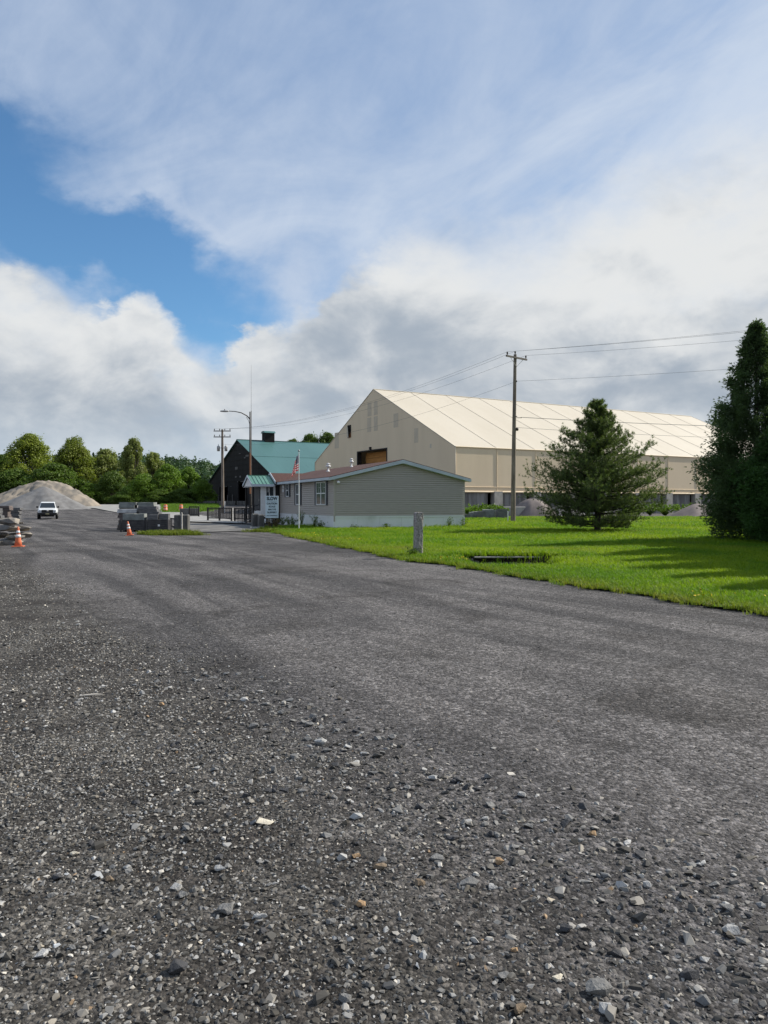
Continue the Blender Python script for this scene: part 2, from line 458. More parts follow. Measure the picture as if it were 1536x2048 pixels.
def lawn_mat():
    m = bpy.data.materials.new('lawn_soil_green'); m.use_nodes = True; t = m.node_tree; g = NT(t)
    b = t.nodes['Principled BSDF']
    p = g.new('ShaderNodeNewGeometry').outputs['Position']
    n = g.noise(p, 0.5, 5, 0.6); f = g.noise(p, 28, 4, 0.7)
    c = g.mix(g.ramp(n, .35, .65), (0.085, 0.185, 0.010), (0.125, 0.22, 0.014))
    c = g.mix(g.ramp(f, .35, .75), c, (0.045, 0.10, 0.010))
    # bare soil where the lawn drops into the drain
    px_, py_, _ = g.sep(p)
    sx = g.ramp(g.m('ABSOLUTE', g.m('SUBTRACT', px_, PIT[0] - .05)), 1.35, 1.15)
    sy = g.m('MULTIPLY', g.ramp(py_, PIT[1] - 1.2, PIT[1] - .8), g.ramp(py_, PIT[1] + .55, PIT[1] + .45))
    c = g.mix(g.m('MULTIPLY', sx, sy), c, (0.024, 0.021, 0.014))
    t.links.new(c, b.inputs['Base Color']); b.inputs['Roughness'].default_value = 0.9; b.inputs['Specular IOR Level'].default_value = 0.1
    bp = g.new('ShaderNodeBump'); bp.inputs['Strength'].default_value = 0.6; bp.inputs['Distance'].default_value = 0.05
    t.links.new(f, bp.inputs['Height']); t.links.new(bp.outputs[0], b.inputs['Normal'])
    return m
ex = np.concatenate([np.arange(0, 9, .12), axis(9, 60, 9, 12, .4)])
ey = np.concatenate([np.arange(5.0, 28, .12), np.arange(28, 50, .4), np.arange(50, 75.1, 1.0)])
def lawn_x(X, Y):
    j = 0.10 * np.sin(Y * 3.1) + .06 * np.sin(Y * 7.7 + 1) + .04 * np.sin(Y * 17.3) + .03 * np.sin(Y * 31 + 2)
    return x_edge(Y) + j + X
lm = tensor_sheet('lawn', ex, ey, 0.035, lawn_x)
lawn = tag(link('lawn', lm, lawn_mat()), kind='structure')

def strip(name, left, right, mat, zoff, n=30, th=None):
    """ground sheet between two polylines (x, y)"""
    def rs(p, k):
        p = np.array(p, float); d = np.r_[0, np.cumsum(np.hypot(*np.diff(p, axis=0).T))]; s = np.linspace(0, d[-1], k)
        return np.stack([np.interp(s, d, p[:, 0]), np.interp(s, d, p[:, 1])], -1)
    L, Rr = rs(left, n), rs(right, n)
    T = np.linspace(0, 1, 12)[None, :, None]
    P = L[:, None] * (1 - T) + Rr[:, None] * T
    Z = H(P[..., 0], P[..., 1]) + zoff
    v = np.concatenate([P, Z[..., None]], -1); i = np.arange(n * 12).reshape(n, 12)
    f = np.stack([i[:-1, :-1], i[:-1, 1:], i[1:, 1:], i[1:, :-1]], -1).reshape(-1, 4)
    return tag(link(name, fast_mesh(name, v, f, True), mat), kind='structure')
M_CONC = pm('pale_concrete', (0.33, 0.32, 0.30), (0.24, 0.235, 0.22), 0.9, bump=.2)
M_RAMP = pm('worn_ramp', (0.17, 0.16, 0.145), (0.10, 0.096, 0.09), 1.2, bump=.3, streak=(1, .25, 1))
strip('concrete_yard', [gd(365, 1044.5), (-17.5, 66), (-26, 82), (-46, 118), (-66, 140)], [gd(505, 1050), (-12.4, 62), (-17.5, 76), (-30, 110), (-40, 150)], M_CONC, 0.10)
strip('scale_ramp', [gd(384, 1066), gd(378, 1056), gd(366, 1045.5)], [gd(512, 1062), gd(507, 1056), gd(505, 1050.5)], M_RAMP, 0.035, 14)

# ================================================================== the grey mobile office
HA = R(22.7)
M_SIDE = pm('taupe_siding', (0.435, 0.392, 0.352), (0.40, 0.36, 0.322), 2.0, rough=.65, streak=(1, 1, 6))
M_TRIM = pm('pale_blue_grey_trim', (0.52, 0.57, 0.62), (0.45, 0.5, 0.55), 1.5, rough=.5)
M_SKIRT = pm('white_vinyl_skirt', (0.78, 0.79, 0.80), (0.60, 0.62, 0.60), 0.7, rough=.5, thr=(.45, .8), streak=(1, 1, .5))
M_WHITE = pm('white_paint', (0.75, 0.75, 0.74), (0.66, 0.66, 0.65), 3, rough=.5)
M_SHING = pm('red_brown_shingle', (0.090, 0.044, 0.035), (0.062, 0.031, 0.026), 7, rough=.9, bump=.5, bscale=30)
M_SHUT = pm('dark_blue_shutter', (0.022, 0.028, 0.042), (0.016, 0.02, 0.03), 5, rough=.5)
M_BLACK = pm('black_paint', (0.012, 0.012, 0.014), (0.02, 0.018, 0.018), 4, rough=.6)
M_GALV = pm('galvanised', (0.42, 0.42, 0.41), (0.3, 0.3, 0.3), 6, rough=.45, metal=.4)

def build_house():
    W, L, ZB, ZE, ZR = 8.6, 18.0, 0.82, 3.05, 4.08
    t = thing('mobile_office', (-2.9, 43.0, 0), HA, 'low grey-sided mobile office with red-brown roof and white skirt on the lawn', 'building')
    # wall core
    core = MB().prism([(0.03, ZB), (W - .03, ZB), (W - .03, ZE), (W / 2, ZR - .05), (.03, ZE)], 'y', 0.03, L - .03).build('wall', M_SIDE, t)
    CH = 0.13
    def course(z0, a, b, side):
        z1 = z0 + CH * 1.04
        if side == 'gable':   # in the plane y = 0
            return [(a[0], 0.03, z0), (b[0], .03, z0), (b[0], -.026, z0 + .010), (a[0], -.026, z0 + .010)], [(a[1], .03, z1), (b[1], .03, z1), (b[1], .022, z1), (a[1], .022, z1)]
        return [(.03, a[0], z0), (.03, b[0], z0), (-.026, b[0], z0 + .010), (-.026, a[0], z0 + .010)], [(.03, a[1], z1), (.03, b[1], z1), (.022, b[1], z1), (.022, a[1], z1)]
    def board(lo, hi):
        m = MB(); m.add(lo + hi, [(0, 1, 2, 3), (7, 6, 5, 4), (2, 1, 5, 6), (3, 2, 6, 7), (0, 3, 7, 4), (1, 0, 4, 5)])
        bm = bmesh.new(); me = m.mesh('siding_board'); bm.from_mesh(me); bmesh.ops.recalc_face_normals(bm, faces=bm.faces[:]); bm.to_mesh(me); bm.free()
        return me
    n = int((ZR - ZB) / CH)
    sl = (ZR - ZE) / (W / 2)
    for i in range(n):
        z = ZB + i * CH
        def span(zz):
            d = max(0.0, (zz - ZE)) / sl
            return .03 + d, W - .03 - d
        (a0, b0), (a1, b1) = span(z), span(min(z + CH, ZR - .06))
        if b1 - a1 < .3: break
        link('siding_board', board(*course(z, (a0, a1), (b0, b1), 'gable')), M_SIDE, core)
    n = int((ZE - .02 - ZB) / CH)
    for i in range(n):
        z = ZB + i * CH
        link('siding_board', board(*course(z, (.03, .03), (L - .03, L - .03), 'front')), M_SIDE, core)
    # corner posts, skirt
    for (x, y) in ((-.02, -.02), (W - .08, -.02), (-.02, L - .08)):
        MB().box((x, y, ZB - .03), (x + .1, y + .1, ZE)).build('corner_trim', M_SIDE, t)
    MB().box((-.02, -.03, ZB - .33), (.05, .04, ZB - .03)).build('downspout', M_SIDE, t)
    sk = MB()
    sk.box((.05, .05, -.1), (W - .05, L - .05, ZB - .02)).build('skirt_core', M_SKIRT, t)
    for i in range(6):
        a, b = .03 + i * (W - .06) / 6, .03 + (i + 1) * (W - .06) / 6 - .008
        MB().box((a, .02, -.1), (b, .049, ZB - .12)).build('skirt_panel', M_SKIRT, t)
    for i in range(12):
        a, b = .055 + i * (L - .1) / 12, .055 + (i + 1) * (L - .1) / 12 - .008
        MB().box((.02, a, -.1), (.049, b, ZB - .12)).build('skirt_panel', M_SKIRT, t)
    MB().box((-.005, -.008, ZB - .115), (W, .048, ZB - .004)).build('skirt_cap', M_SKIRT, t)
    MB().box((-.005, .05, ZB - .115), (.048, L, ZB - .004)).build('skirt_cap', M_SKIRT, t)
    MB().box((W - .045, -.012, -.08), (W + .03, .06, ZB - .12)).build('skirt_corner', M_WHITE, t)
    # roof
    oe, orr = .33, .22
    def zt(x): return ZE + .12 + sl * min(x, W - x)
    roof = MB()
    roof.slab([(-oe, -orr, zt(-oe)), (W / 2, -orr, zt(W / 2)), (W / 2, L + orr, zt(W / 2)), (-oe, L + orr, zt(-oe))], .07)
    roof.slab([(W / 2, -orr, zt(W / 2)), (W + oe, -orr, zt(W + oe)), (W + oe, L + orr, zt(W + oe)), (W / 2, L + orr, zt(W / 2))], .07)
    rf = roof.build('roof', M_SHING, t)
    for s in (0, 1):      # rake boards on the near gable
        x0, x1 = (-oe, W / 2) if s == 0 else (W + oe, W / 2)
        z0, z1 = zt(x0) - .035, zt(x1) - .035
        m = MB().prism([(x0, z0), (x1, z1), (x1, z1 - .21), (x0, z0 - .17)][::1 if s == 0 else -1], 'y', -orr - .03, -orr - .002)
        m.build('rake_board', M_TRIM, t)
        ms = MB().prism([(x0 + (.02 if s == 0 else -.02), z0 - .16), (x1, z1 - .2), (x1, z1 - .215), (x0 + (.02 if s == 0 else -.02), z0 - .175)], 'y', -orr, .02)
        ms.build('soffit', M_TRIM, t)
    # eave fascia with soffit on the front, up to the entry gable
    MB().box((-oe - .03, -orr - .03, ZE - .145), (-oe - .002, 11.75, zt(-oe) - .03)).build('fascia', M_TRIM, t)
    MB().box((-oe - .03, 15.0, ZE - .145), (-oe - .002, L + orr, zt(-oe) - .03)).build('fascia', M_TRIM, t)
    MB().box((-oe, -orr, ZE - .14), (.02, L, ZE - .12)).build('soffit', M_TRIM, t)
    MB().box((W + oe + .002, -orr - .03, ZE - .145), (W + oe + .03, L + orr, zt(-oe) - .03)).build('fascia', M_TRIM, t)
    # small entry gable over the porch
    ya, yc, yb, zp = 11.75, 13.4, 15.05, 3.80
    ze = zt(-oe)
    xin = (zp - ze) / sl - oe
    eg = MB()
    eg.slab([(-oe - .12, ya, ze + .0), (xin * .1 - oe, ya, ze + .02), (xin, yc, zp), (-oe - .12, yc, zp)][::-1], -.06)
    eg.slab([(-oe - .12, yc, zp), (xin, yc, zp), (xin * .1 - oe, yb, ze + .02), (-oe - .12, yb, ze)][::-1], -.06)
    eg.build('entry_gable_roof', M_SHING, t)
    MB().prism([(ya + .05, ze - .1), (yb - .05, ze - .1), (yc, zp - .06)], 'x', -oe - .06, .2).build('entry_gable_wall', M_SIDE, t)
    for (p, q) in (((ya, ze), (yc, zp)), ((yb, ze), (yc, zp))):
        poly = [(p[0], p[1] + .05), (q[0], q[1] + .05), (q[0], q[1] - .13), (p[0], p[1] - .15)]
        MB().prism(poly, 'x', -oe - .16, -oe - .123).build('entry_rake_board', M_TRIM, t)
    # windows on the front (plane x = 0, facing -x)
    def window(y0, y1, z0, z1, bays):
        w = MB()
        w.box((-.055, y0, z0), (.01, y0 + .06, z1)).box((-.055, y1 - .06, z0), (.01, y1, z1))
        w.box((-.055, y0 + .06, z1 - .06), (.01, y1 - .06, z1)).box((-.06, y0 + .06, z0), (.01, y1 - .06, z0 + .06))
        o = w.build('window', M_WHITE, t)
        bw = (y1 - y0 - .12) / bays; zm = (z0 + z1) / 2
        for b in range(bays):
            a = y0 + .06 + b * bw
            if b: MB().box((-.05, a - .045, z0 + .06), (.01, a + .045, z1 - .06)).build('mullion', M_WHITE, o)
            MB().box((-.048, a + .046, zm - .03), (.01, a + bw - .046, zm + .03)).build('meeting_rail', M_WHITE, o)
            for (za, zb) in ((z0 + .06, zm - .03), (zm + .03, z1 - .06)):
                MB().box((-.025, a + .002, za), (-.015, a + bw - .002, zb)).build('pane', GLASS, o)
            c = a + bw / 2
            MB().box((-.034, c - .008, zm + .03), (-.026, c + .008, z1 - .06)).box((-.034, a + .05, (zm + z1) / 2 - .008), (-.026, c - .008, (zm + z1) / 2 + .008)).build('muntin', M_WHITE, o)
        for (a, b) in ((y0 - .33, y0 - .02), (y1 + .02, y1 + .33)):
            s = MB().box((-.04, a, z0 - .02), (-.005, b, z1 + .02))
            for k_ in range(9):
                zz = z0 + .08 + k_ * (z1 - z0 - .16) / 9
                s.box((-.05, a + .04, zz), (-.041, b - .04, zz + (z1 - z0) / 14))
            s.build('shutter', M_SHUT, t)
    window(1.45, 3.35, 1.45, 2.86, 2); window(6.95, 7.95, 1.43, 2.86, 1); window(9.7, 10.5, 2.0, 2.92, 1)
    for z in (2.35, 2.62): MB().box((-.025, 11.1, z), (-.013, 11.55, z + .22)).build('notice_plate', M_WHITE, t)
    MB().lathe([(.0, 0), (.04, .0), (.05, .05), (.03, .09)], 10, (-.04, 8.75, 2.35)).build('wall_lamp', M_WHITE, t)
    # flood light under the near corner
    l = MB().box((.16, -.16, 2.80), (.26, -.005, 2.86)); l.lathe([(.03, 0), (.085, .02), (.09, .1), (.04, .13)], 12, (.21, -.17, 2.70))
    l.build('corner_flood_light', M_WHITE, t)
    # plumbing vents on the roof
    def vent(x, y, s):
        z = zt(x) - .02
        MB().lathe([(.16 * s, 0), (.15 * s, .05), (.07 * s, .08), (.07 * s, .34), (.2 * s, .36), (.2 * s, .42), (.11 * s, .45), (.11 * s, .52), (.2 * s, .55), (.02, .62)], 14, (x, y, z)).build('roof_vent', M_WHITE, t)
    vent(2.5, 8.6, .95); vent(3.6, 6.86, .7)
    return t
build_house()

# ================================================================== scale-house porch in front of the office
def build_porch():
    M_GREEN = pm('green_metal_roofing', (0.13, 0.27, 0.21), (0.10, 0.22, 0.17), 2, rough=.35, metal=.15)
    t = thing('entry_porch', (-2.9, 43.0, 0), HA, 'small white entry porch with green standing-seam metal roof against the office', 'porch')
    y0, y1, x0 = 12.2, 14.6, -1.45
    zf = .55
    # near wall: corner posts, lower panel, window
    MB().box((x0, y0, zf), (x0 + .42, y0 + .08, 2.86)).build('wall_panel', M_WHITE, t)
    MB().box((-.50, y0, zf), (-.36, y0 + .08, 2.86)).build('post', M_WHITE, t)
    MB().box((x0 + .42, y0 + .01, zf), (-.50, y0 + .07, 1.62)).build('wall_panel', M_WHITE, t)
    MB().box((x0 + .42, y0 + .03, 1.62), (-.50, y0 + .05, 2.86)).build('pane', GLASS, t)
    MB().box((x0 + .62, y0 - .01, 1.62), (x0 + .67, y0 + .029, 2.86)).build('mullion', M_WHITE, t)
    MB().box((x0 + .50, y0 - .06, 2.35), (x0 + .66, y0 - .011, 2.78)).build('meter_box', M_GALV, t)
    MB().box((-.36, y0 + .1, .1), (-.40 + .38, y0 + .18, 2.86)).build('dark_return', M_BLACK, t)
    MB().box((x0, y0 + .08, zf), (x0 + .06, y1, 1.0)).build('side_panel', M_WHITE, t)
    MB().box((x0, y1, zf), (-.40, y1 + .06, 2.86)).build('back_wall', M_SHUT, t)
    d = MB().box((x0 + .01, y0 + .35, 1.0), (x0 + .05, y1 - .3, 2.80)).build('door', M_SHUT, t)
    MB().box((x0 - .03, y0 + .45, 1.7), (x0 + .008, y0 + .5, 1.85)).build('handle', M_GALV, d)
    MB().box((x0, y0, .42), (-.05, y1, zf - .001)).build('floor', M_BLACK, t)
    for (x, y) in ((x0 + .02, y0 + .1), (-.5, y0 + .1), (x0 + .02, y1 - .2), (-.5, y1 - .2)):
        MB().box((x, y, -.1), (x + .1, y + .1, .419)).build('floor_post', M_BLACK, t)
    # gabled roof, ridge running out from the office wall
    xr0, xr1, ya, yb, yc, ze, zr = -2.15, -.52, 11.85, 14.95, 13.4, 2.93, 3.60
    r = MB()
    nseg = 6
    for side in (0, 1):
        e = ya if side == 0 else yb
        for k in range(nseg):
            a = xr0 + (xr1 - xr0) * k / nseg; b = xr0 + (xr1 - xr0) * (k + 1) / nseg - .006
            q = [(a, e, ze), (b, e, ze), (b, yc, zr), (a, yc, zr)]
            MB().slab(q if side == 0 else q[::-1], .03).build('roof_panel', M_GREEN, t)
            s = (zr - ze) / abs(yc - e)
            m = MB(); nrm = Vector((0, -s if side == 0 else s, 1)).normalized() * .035
            p = [Vector((a - .012, e, ze)), Vector((a + .012, e, ze)), Vector((a + .012, yc, zr)), Vector((a - .012, yc, zr))]
            m.slab([x_ + nrm for x_ in (p if side == 0 else p[::-1])], .034); m.build('seam', M_GREEN, t)
    MB().box((xr0, yc - .06, zr + .002), (xr1, yc + .06, zr + .03)).build('ridge_cap', M_GREEN, t)
    MB().box((xr0 - .02, ya - .03, ze - .16), (xr1, ya - .003, ze - .01)).build('fascia', M_TRIM, t)
    for (e, s) in ((ya, 1), (yb, -1)):
        MB().prism([(e, ze + .02), (yc, zr + .02), (yc, zr - .13), (e, ze - .15)], 'x', xr0 - .05, xr0 - .012).build('rake_board', M_TRIM, t)
    MB().prism([(ya + .1, ze - .13), (yb - .1, ze - .13), (yc, zr - .12)], 'x', xr0 + .05, xr0 + .09).build('gable_panel', M_WHITE, t)
    MB().box((xr0, ya, ze - .19), (xr1, yb, ze - .161)).build('ceiling', M_WHITE, t)
    for y in (ya + .3, yb - .4):
        MB().box((xr0 + .1, y, -.05), (xr0 + .2, y + .1, ze - .191)).build('roof_post', M_BLACK, t)
    # stairs down towards the scale
    for k in range(4):
        x = x0 - .3 * (k + 1)
        MB().box((x, y0 + .5, .43 - .12 * k), (x + .29, y1 - .4, .47 - .12 * k)).build('step', M_BLACK, t)
    for y in (y0 + .45, y1 - .4):
        MB().tube([(x0 - .02, y, 1.45), (x0 - 1.25, y, 1.0), (x0 - 1.25, y, -.02)], .025, 6).tube([(x0 - .02, y, 1.1), (x0 - 1.25, y, .65)], .02, 6).build('handrail', M_BLACK, t)
build_porch()

# ================================================================== the tan fabric storage building
FA = R(29.4)
M_FAB = pm('tan_fabric', (0.78, 0.635, 0.445), (0.73, 0.59, 0.41), 0.5, rough=.6, trans=.04, streak=(1, 1, .18), bump=.4, bscale=.9, thr=(.3, .75))
M_FABR = pm('cream_fabric_roof', (0.62, 0.56, 0.455), (0.575, 0.515, 0.41), 0.22, rough=.6, trans=.12, bump=.35, bscale=1.2, streak=(1, .35, .35), thr=(.3, .75))
M_SEAM = pm('fabric_seam', (0.60, 0.54, 0.44), (0.55, 0.49, 0.39), 2, rough=.7)
M_PATCH = pm('grey_patch', (0.60, 0.51, 0.38), (0.55, 0.465, 0.35), 1.2, rough=.7)
M_PIER = pm('pale_concrete_pier', (0.40, 0.38, 0.34), (0.30, 0.285, 0.26), 1.2, bump=.2)
M_CWALL = pm('stained_concrete_wall', (0.25, 0.245, 0.235), (0.12, 0.115, 0.11), 1.1, streak=(1.6, 1.6, .22), thr=(.35, .6), bump=.2)
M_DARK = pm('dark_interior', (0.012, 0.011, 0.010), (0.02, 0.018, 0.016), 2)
M_TIMB = pm('orange_brown_timber', (0.55, 0.26, 0.075), (0.40, 0.18, 0.05), 1.5, streak=(4, .3, 4))

def build_fabric():
    o = (8.7, 90.0, 0)
    t = thing('fabric_storage_building', o, FA, 'huge tan fabric storage building with cream gabled roof behind the office', 'building')
    NB, B, W, ZF, ZE, ZR = 11, 6.3, 41.6, 2.9, 8.4, 18.1
    L = NB * B; sl = (ZR - ZE) / (W / 2)
    def sag(a, b, u, amt): return amt * math.sin(math.pi * u)
    # roof panels, both slopes, one per bay: each sags a little between the trusses
    def panel(pt, nrm, nu=7, nv=9, th=.03, sagm=.03, mat=M_FABR, name='roof_panel'):
        vs, fs = [], []
        for side in (0, 1):
            for j in range(nv):
                for i in range(nu):
                    u, v = i / (nu - 1), j / (nv - 1)
                    p = Vector(pt(u, v)) - Vector(nrm) * (sagm * math.sin(math.pi * u) * (0.35 + .65 * math.sin(math.pi * min(max(v, .04), .96))) + side * th)
                    vs.append(p)
        N = nu * nv
        for j in range(nv - 1):
            for i in range(nu - 1):
                a = j * nu + i; fs.append((a, a + 1, a + nu + 1, a + nu)); fs.append((N + a + nu, N + a + nu + 1, N + a + 1, N + a))
        for i in range(nu - 1):
            fs.append((i, N + i, N + i + 1, i + 1)); a = (nv - 1) * nu + i; fs.append((a + 1, N + a + 1, N + a, a))
        for j in range(nv - 1):
            a = j * nu; fs.append((a + nu, N + a + nu, N + a, a)); a += nu - 1; fs.append((a, N + a, N + a + nu, a + nu))
        return MB().add(vs, fs, 0, False).build(name, mat, t)
    nr = Vector((0, -sl, 1)).normalized(); nl = Vector((0, sl, 1)).normalized()
    for k in range(NB):
        a, b = k * B + .0, (k + 1) * B - .004
        panel(lambda u, v: (a + (b - a) * u, W / 2 * v, ZE + (ZR - ZE) * v), nr)
        panel(lambda u, v: (b + (a - b) * u, W - W / 2 * v, ZE + (ZR - ZE) * v), nl)
        panel(lambda u, v: (a + (b - a) * u, 0, ZF + (ZE - ZF) * v), (0, -1, 0), sagm=.003, mat=M_FAB, name='wall_panel')
        panel(lambda u, v: (b + (a - b) * u, W, ZF + (ZE - ZF) * v), (0, 1, 0), sagm=.003, mat=M_FAB, name='wall_panel')
    for k in range(NB + 1):
        x = k * B
        MB().tube([(x, -.03, ZE + .02), (x, W / 2, ZR + .03), (x, W + .03, ZE + .02)], .02, 6).build('roof_seam', M_SEAM, t)
        MB().tube([(x, -.02, ZF - .1), (x, -.03, ZE)], .04, 6).build('wall_seam', M_FAB, t)
    MB().tube([(-.03, -.03, ZE), (L, -.03, ZE)], .09, 6).build('eave_seam', M_FAB, t)
    MB().tube([(-.03, W + .03, ZE), (L, W + .03, ZE)], .09, 6).build('eave_seam', M_FAB, t)
    MB().tube([(-.03, W / 2, ZR + .02), (L, W / 2, ZR + .02)], .08, 6).build('ridge_seam', M_FABR, t)
    for (y, s) in ((0, -1), (W, 1)):
        MB().tube([(-.05, y + s * .05, ZF + .02), (L, y + s * .05, ZF + .02)], .11, 8).build('fabric_hem', M_FAB, t)
        MB().tube([(-.05, y + s * .03, ZF + .62), (L, y + s * .03, ZF + .62)], .035, 6).build('tension_rope', M_FAB, t)
    # near gable with its big door opening
    D0, D1, DZ = 16.85, 25.9, 9.2
    gw = MB()
    def gz(y): return ZE + sl * min(y, W - y)
    def piece(poly): gw.prism(poly, 'x', -.03, .0)
    piece([(0, .2), (0, ZE), (D0, gz(D0)), (D0, .2)][::-1]); piece([(D1, .2), (D1, gz(D1)), (W, ZE), (W, .2)][::-1])
    piece([(D0, DZ), (D0, gz(D0)), (W / 2, ZR), (D1, gz(D1)), (D1, DZ)][::-1])
    gw.build('gable_wall', M_FAB, t)
    gb = MB(); gb.prism([(0, .2), (0, ZE), (W / 2, ZR), (W, ZE), (W, .2)], 'x', L, L + .03); gb.build('rear_gable_wall', M_FAB, t)
    MB().tube([(-.03, 0, .2), (-.03, 0, ZE), (-.03, W / 2, ZR + .01), (-.03, W, ZE), (-.03, W, .2)], .075, 6).build('gable_hem', M_FABR, t)
    for a in (D0, D1): MB().box((-.06, a - .14, 0), (.6, a + .14, DZ)).build('door_jamb', M_BLACK, t)
    MB().box((-.06, D0 - .14, DZ), (.35, D1 + .14, DZ + .15)).build('door_header', M_BLACK, t)
    MB().box((-.3, 21.4, DZ + .15), (-.05, 21.7, DZ + .55)).build('door_lamp', M_BLACK, t)
    # translucent patches and the torn vent on the gable
    for (y, z, w_, h_) in ((20.1, 14.3, 1.1, 2.0), (22.0, 14.3, 1.2, 2.0), (20.1, 12.0, 1.1, 2.1), (22.1, 12.0, 1.2, 2.1), (14.3, 12.0, 1.25, 1.9), (9.0, 9.5, 1.0, 1.9), (33.1, 10.3, 1.5, 2.5), (5.5, 8.6, .35, .5)):
        mt = M_PATCH if h_ > 1 else M_FABR
        MB().box((-.045, y - w_ / 2, z), (-.031, y + w_ / 2, z + h_)).build('gable_patch', mt, t)
    vy, vz = 28.6, 11.7
    MB().box((-.05, vy - .6, vz), (-.032, vy + .6, vz + 1.9)).build('vent_opening', M_DARK, t)
    MB().add([(-.06, vy + .9, vz + .2), (-.35, vy - .3, vz - .1), (-.5, vy - .35, vz + 1.5), (-.06, vy + .85, vz + 1.95)], [(0, 1, 2, 3)]).build('vent_flap', M_FABR, t)
    MB().add([(-.055, vy + .6, vz - .1), (-.055, vy - .6, vz - .05), (-.052, vy - .6, vz + .9)], [(0, 1, 2)]).build('rust_sheet', pm('rust', (.28, .12, .05), (.16, .07, .03), 3), t)
    # inside: timber push wall seen through the door, trusses
    for k in range(11):
        MB().box((1.3, D0 + .2, .1 + k * .82), (1.5, D1 - .2, .1 + k * .82 + .79)).build('inner_timber_board', M_TIMB, t)
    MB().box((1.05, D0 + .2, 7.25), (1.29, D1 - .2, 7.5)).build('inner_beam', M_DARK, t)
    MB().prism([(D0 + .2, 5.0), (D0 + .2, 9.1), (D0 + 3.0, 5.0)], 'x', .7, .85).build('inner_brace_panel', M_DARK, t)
    # concrete base wall: panels between piers, an open slot beside each pier
    for k in range(NB):
        x = k * B
        MB().box((x - .55 if k else 0.02, -.25, -.1), (x + .75, .55, ZF + .1)).build('pier', M_PIER, t)
        MB().box((x + .75, .12, -.1), (x + B - 1.35, .45, ZF + .1)).build('base_panel', M_CWALL, t)
    MB().box((L - .55, -.25, -.1), (L - .01, .55, ZF + .1)).build('pier', M_PIER, t)
    MB().box((.3, W - .45, -.1), (L - .3, W - .12, ZF + .1)).build('base_wall', M_CWALL, t)
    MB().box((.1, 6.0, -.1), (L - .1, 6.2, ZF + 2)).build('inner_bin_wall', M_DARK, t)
    MB().tube([(2, 20.8, .0), (2, 20.8, .3)], .2).build('door_bollard', M_PIER, t)
build_fabric()

